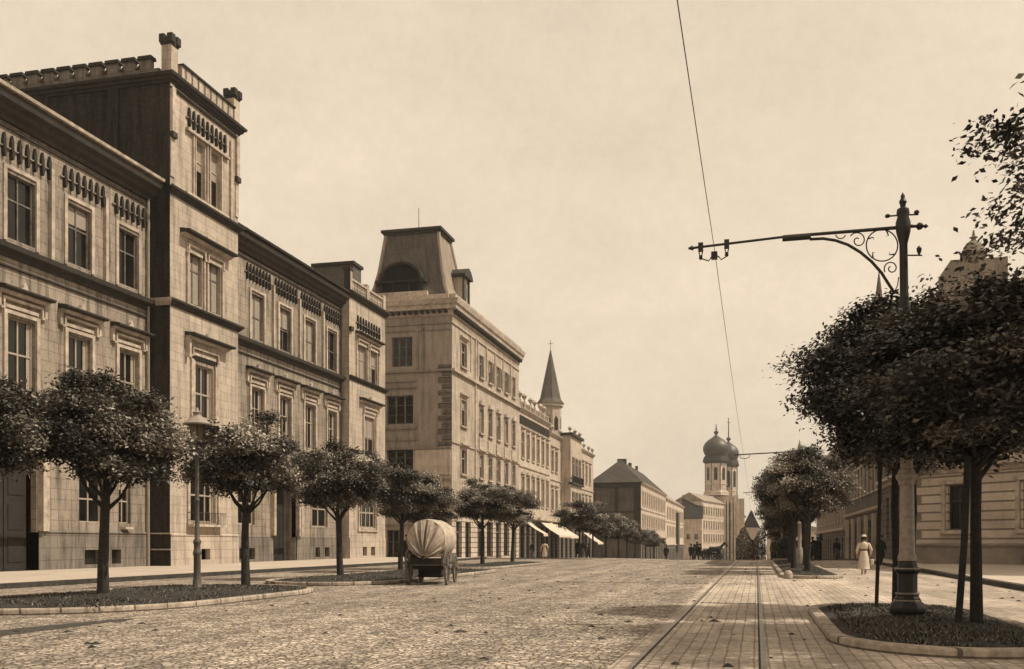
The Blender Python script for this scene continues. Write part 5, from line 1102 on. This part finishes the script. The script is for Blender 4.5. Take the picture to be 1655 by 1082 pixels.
X_ = at(657, 880, 58)[0]; person(X_, 58, R(200), 'man in dark clothes standing behind the covered wagon by the side street', 'man', 1.02)
person(at(880, 880, 92)[0], 92, R(180), 'stout figure in a long white dress before the striped shop awning', 'white', 1.0)
person(at(860, 880, 100)[0], 100, R(150), 'dark dressed figure standing just left of the woman in white', 'dark_woman', .98)
person(at(934, 880, 86)[0], 86, R(170), 'left of two dark figures under the trees right of the awnings', 'man', 1.0)
person(at(941, 880, 88)[0], 88, R(200), 'right of two dark figures under the trees right of the awnings', 'dark_woman', 1.0)
person(at(951, 880, 112)[0], 112, R(90), 'lone dark figure between two distant trees before the oriel house', 'man', 1.0)
Yp = 112
for i, (px, k_, lb) in enumerate(((1116.5, 'man', 'leftmost man of the dark group in the middle of the street'), (1121, 'dark_woman', 'woman second from left in the dark group mid street'), (1125.5, 'man', 'tallest man in the dark group mid street'), (1130.5, 'man', 'man beside the carriage in the dark group mid street'))):
    person(at(px, 880, Yp)[0], Yp+i*.4, R(40*i), lb, k_, [1.0, .98, 1.12, 1.0][i])
person(at(1425, 880, 62)[0], 62.5, R(190), 'dark figure on the pavement between the two near right trunks', 'man', .98)
person(at(1313, 880, 78)[0], 78, R(90), 'left of two dark figures beside the carriage behind the right island', 'man', .98)
person(at(1321, 880, 80)[0], 80, R(160), 'right of two dark figures beside the carriage behind the right island', 'dark_woman', .98)
person(at(1249, 880, 96)[0], 96, R(160), 'distant dark figure left of the right island trunks', 'man', 1.0)
person(at(1352, 880, 84)[0], 84, R(20), 'figure in dark coat before the far right shopfront', 'dark_woman', 1.0)
person(at(1076, 880, 118)[0], 118, R(20), 'small dark figure at the corner below the bright far house', 'man', 1.0)
# ---------------------------------------------------------------- wheels, carts, horse
def wheel_meshes(r, rim='wood_cart', n=12, tw=.06):
    m = MB(); seg = 28
    prof = [(r, -tw/2), (r, tw/2), (r-.075, tw/2*.8), (r-.075, -tw/2*.8)]
    for j in range(seg):
        a = 2*math.pi*j/seg
        for q, y in prof: m.v.append((q*math.cos(a), y, q*math.sin(a)))
    for j in range(seg):
        for k in range(4): m.f.append((j*4+k, j*4+(k+1) % 4, ((j+1) % seg)*4+(k+1) % 4, ((j+1) % seg)*4+k))
    s = MB()
    for i in range(n): a = 2*math.pi*i/n; s.tube([(.05*math.cos(a), 0, .05*math.sin(a)), ((r-.06)*math.cos(a), 0, (r-.06)*math.sin(a))], [.026, .018], 6)
    h = MB().tube([(0, -.14, 0), (0, -.1, 0), (0, .1, 0), (0, .14, 0)], [.05, .09, .09, .05], 12)
    return m.mesh('wheel', rim), s.mesh('spokes', rim), h.mesh('hub', rim)
def add_wheel(th, x, y, r, key={}, mat='wood_cart'):
    if (r, mat) not in key: key[(r, mat)] = wheel_meshes(r, mat)
    a, b, c = key[(r, mat)]; o = bpy.data.objects.new('wheel', a); C.objects.link(o); o.parent = th; o.location = (y, x, r); o.rotation_euler = (0, 0, R(90))
    for nm, me in (('spokes', b), ('hub', c)): q = bpy.data.objects.new(nm, me); C.objects.link(q); q.parent = o
wg = thing('covered_wagon', 'four wheeled wooden wagon with gathered pale canvas cover parked by the left island', 'wagon', (-10.15, 29.9, 0), R(9))
wg['_o'] = [0, 0, 0]     # local build: x right, y forward, origin under the rear axle
for sx_ in (-.62, .62): add_wheel(wg, 0.1, sx_, .57); add_wheel(wg, 2.15, sx_*.93, .48)
m = MB().xbox(-.5, .5, -.35, 2.7, .62, .70).xbox(-.54, -.49, -.35, 2.7, .70, .98).xbox(.49, .54, -.35, 2.7, .70, .98); m.build('wagon_bed', 'wood_cart', wg)
MB().xbox(-.5, .5, -.39, -.35, .66, .86).build('tailboard', 'wood_cart_dark', wg)
m = MB().tube([(-.62, .1, .57), (.62, .1, .57)], .045, 8).tube([(-.58, 2.15, .48), (.58, 2.15, .48)], .045, 8).tube([(0, .1, .57), (0, 2.3, .5)], .05, 8).tube([(0, 2.5, .55), (0, 5.0, .5)], .035, 8).xbox(-.45, .45, .0, .2, .5, .62).xbox(-.42, .42, 2.05, 2.25, .48, .62); m.build('undercarriage', 'wood_cart_dark', wg)
MB().xbox(-.4, .4, .5, 1.9, .22, .3).xbox(-.36, -.33, .5, 1.9, .3, .62).xbox(.33, .36, .5, 1.9, .3, .62).xbox(-.36, .36, .5, .53, .3, .6).build('underslung_box', 'wood_cart_dark', wg)
m = MB(); nseg = 60; rows_ = []
rc_ = .60; zc2 = 1.46
def cov(a, y, k=1.0, fold=0):   # a from 0..2pi around, horseshoe section
    x = rc_*math.sin(a)*1.0; z = zc2+rc_*math.cos(a)*1.02
    if z < 1.0 and fold == 0: z = max(z, .88)
    return (x*k, y, z)
ylv = [(-.32+.14*i, 1.0+.045*abs(math.sin(math.pi*i/5.0))*(-1)+.03) for i in range(20)]
for y, k in ylv:
    for j in range(nseg+1): a = -2.45+4.9*j/nseg; p = cov(a, y, k); m.v.append((p[0]+.012*math.sin(y*11+a*2), p[1]+.02*math.sin(a*9), p[2]+.03*math.sin(y*7+a*3)*max(0, math.cos(a))))
for i in range(len(ylv)-1):
    for j in range(nseg): b_ = i*(nseg+1)+j; m.f.append((b_, b_+1, b_+nseg+2, b_+nseg+1))
# gathered rear cap pulled to a knot low in the middle
gx, gz = -.04, .84; NR = 12; base = len(m.v); na = 144
for i in range(NR+1):
    t_ = i/NR
    for j in range(na):
        a = 2*math.pi*j/na; ex, ez = rc_*math.sin(a), zc2+rc_*math.cos(a)*1.02
        if math.cos(a) < -.77: ez = max(ez, .88)
        fx = gx+(ex-gx)*(1-t_); fz = gz+(ez-gz)*(1-t_)
        fd = (math.sin(a*9+2.3*math.sin(a*2+.4))*.085+.045*math.sin(a*21+math.sin(a*5)*2))*math.sin(math.pi*min(1, t_*1.02+.04))*(.7+.3*math.sin(a*3+1))
        bulge = -.30*math.sin(math.pi*min(1, t_)*.5)*(1 if t_ < .95 else .8)*(1-.45*t_)
        m.v.append((fx, -.32+bulge+fd, fz))
for i in range(NR):
    for j in range(na): m.f.append((base+i*na+j, base+i*na+(j+1) % na, base+(i+1)*na+(j+1) % na, base+(i+1)*na+j))
cv = m.build('cover', 'canvas', wg, True)
MB().lathe(gx, -.62, [(.03, .80), (.05, .84), (.04, .88), (.09, .93)], 10).build('cover_knot', 'wood_cart_dark', wg)
# horse
HV = [(0, 0, 1.2), (0, .45, 1.25), (0, .85, 1.28), (0, 1.15, 1.55), (0, 1.38, 1.85), (0, 1.52, 1.9), (0, 1.78, 1.62), (0, 1.88, 1.5), (0, -.35, 1.28), (0, -.5, 1.15), (0, -.62, .9), (0, -.6, .55)]
HE = [(0, 1), (1, 2), (2, 3), (3, 4), (4, 5), (5, 6), (6, 7), (0, 8), (8, 9), (9, 10), (10, 11)]
HR = [(.27, .3), (.28, .3), (.22, .26), (.13, .18), (.09, .13), (.09, .11), (.06, .075), (.05, .055), (.26, .28), (.06, .08), (.05, .05), (.03, .03)]
for s_ in (-1, 1):
    k = len(HV); HV += [(.17*s_, .78, 1.0), (.17*s_, .80+.06*s_, .55), (.17*s_, .76+.1*s_, .12), (.17*s_, .82+.1*s_, .04)]; HE += [(2, k), (k, k+1), (k+1, k+2), (k+2, k+3)]; HR += [.12, .065, .045, .06]
    k = len(HV); HV += [(.17*s_, -.25, .92), (.17*s_, -.42, .55), (.17*s_, -.34, .12), (.17*s_, -.27, .04)]; HE += [(8, k), (k, k+1), (k+1, k+2), (k+2, k+3)]; HR += [.15, .06, .045, .06]
    k = len(HV); HV += [(.06*s_, 1.42, 2.06)]; HE += [(5, k)]; HR += [.02]
HB_ = skin_mesh('body', HV, HE, HR, 'horse_hide')
def horse(x, y, rz, lb):
    t = thing('horse', lb, 'horse', (x, y, g(y)), rz, 'cab horses'); o = bpy.data.objects.new('body', HB_); C.objects.link(o); o.parent = t
    ma = MB()
    for i in range(8): ma.tube([(0, .95+i*.07, 1.62+i*.05), (.06, .9+i*.07, 1.38+i*.055)], .03, 4)
    q = bpy.data.objects.new('mane', ma.mesh('mane', 'hair')); C.objects.link(q); q.parent = t
    return t
def carriage(x, y, rz, lb):
    t = thing('carriage', lb, 'carriage', (x, y, g(y)), rz, 'horse cabs'); t['_o'] = [0, 0, 0]
    for s_ in (-.6, .6): add_wheel(t, 0, s_, .52, mat='wood_cart_dark'); add_wheel(t, 1.6, s_*.9, .4, mat='wood_cart_dark')
    MB().poly(Fr(-.5, 0, 0, 1), [(-.5, .55), (1.9, .6), (1.9, .75), (1.3, .8), (1.2, 1.1), (.6, 1.1), (.4, .75), (-.1, .75), (-.2, 1.3), (-.55, 1.35)], -1.0, 0).build('cab_body', 'wood_cart_dark', t)
    m = MB()
    for i in range(9):
        a0 = R(95+i*12); a1 = R(95+(i+1)*12); m.poly(Fr(-.5, 0, 0, 1), [(.1+.75*math.cos(a0), 1.15+.7*math.sin(a0)), (.1+.75*math.cos(a1), 1.15+.7*math.sin(a1)), (.1+.7*math.cos(a1), 1.15+.65*math.sin(a1)), (.1+.7*math.cos(a0), 1.15+.65*math.sin(a0))], -1.02, .02)
    m.xbox(-.52, .52, -.65, -.6, .9, 1.5); m.build('folding_hood', 'cloth_black', t)
    MB().tube([(-.6, 0, .52), (.6, 0, .52)], .03, 6).tube([(-.54, 1.6, .4), (.54, 1.6, .4)], .03, 6).tube([(-.3, 1.8, .6), (-.3, 3.6, .9)], .025, 6).tube([(.3, 1.8, .6), (.3, 3.6, .9)], .025, 6).build('axle', 'iron', t)
    return t
xc_ = at(1137, 880, 113)[0]; carriage(xc_, 113, R(-60), 'open horse cab standing beside the dark group mid street'); horse(at(1150, 880, 114)[0], 114, R(-70), 'dark horse harnessed to the cab mid street, facing right')
xc_ = at(1300, 880, 74)[0]; carriage(xc_, 74.5, R(-20), 'dark hooded carriage standing behind the middle right island trees')
horse(xc_+.9, 77.4, R(-20), 'dark horse in front of the carriage behind the right island')
for o in list(S.objects):
    if '_o' in o: del o['_o']
hz = MB().xbox(-900, 700, -70, 2500, -9.6, 46).build('haze', 'glass'); hz.data.materials.clear(); tag(hz, 'thin summer haze along the street', 'haze', kind='stuff')
hm = bpy.data.materials.new('haze'); hm.use_nodes = True; hm.node_tree.nodes.clear()
vo = hm.node_tree.nodes.new('ShaderNodeVolumePrincipled'); vo.inputs['Density'].default_value = .00026; vo.inputs['Color'].default_value = (.95, .93, .9, 1); vo.inputs['Anisotropy'].default_value = .2
ho = hm.node_tree.nodes.new('ShaderNodeOutputMaterial'); hm.node_tree.links.new(vo.outputs[0], ho.inputs['Volume']); hz.data.materials.append(hm)
S.cycles.max_bounces = 5; S.cycles.diffuse_bounces = 3
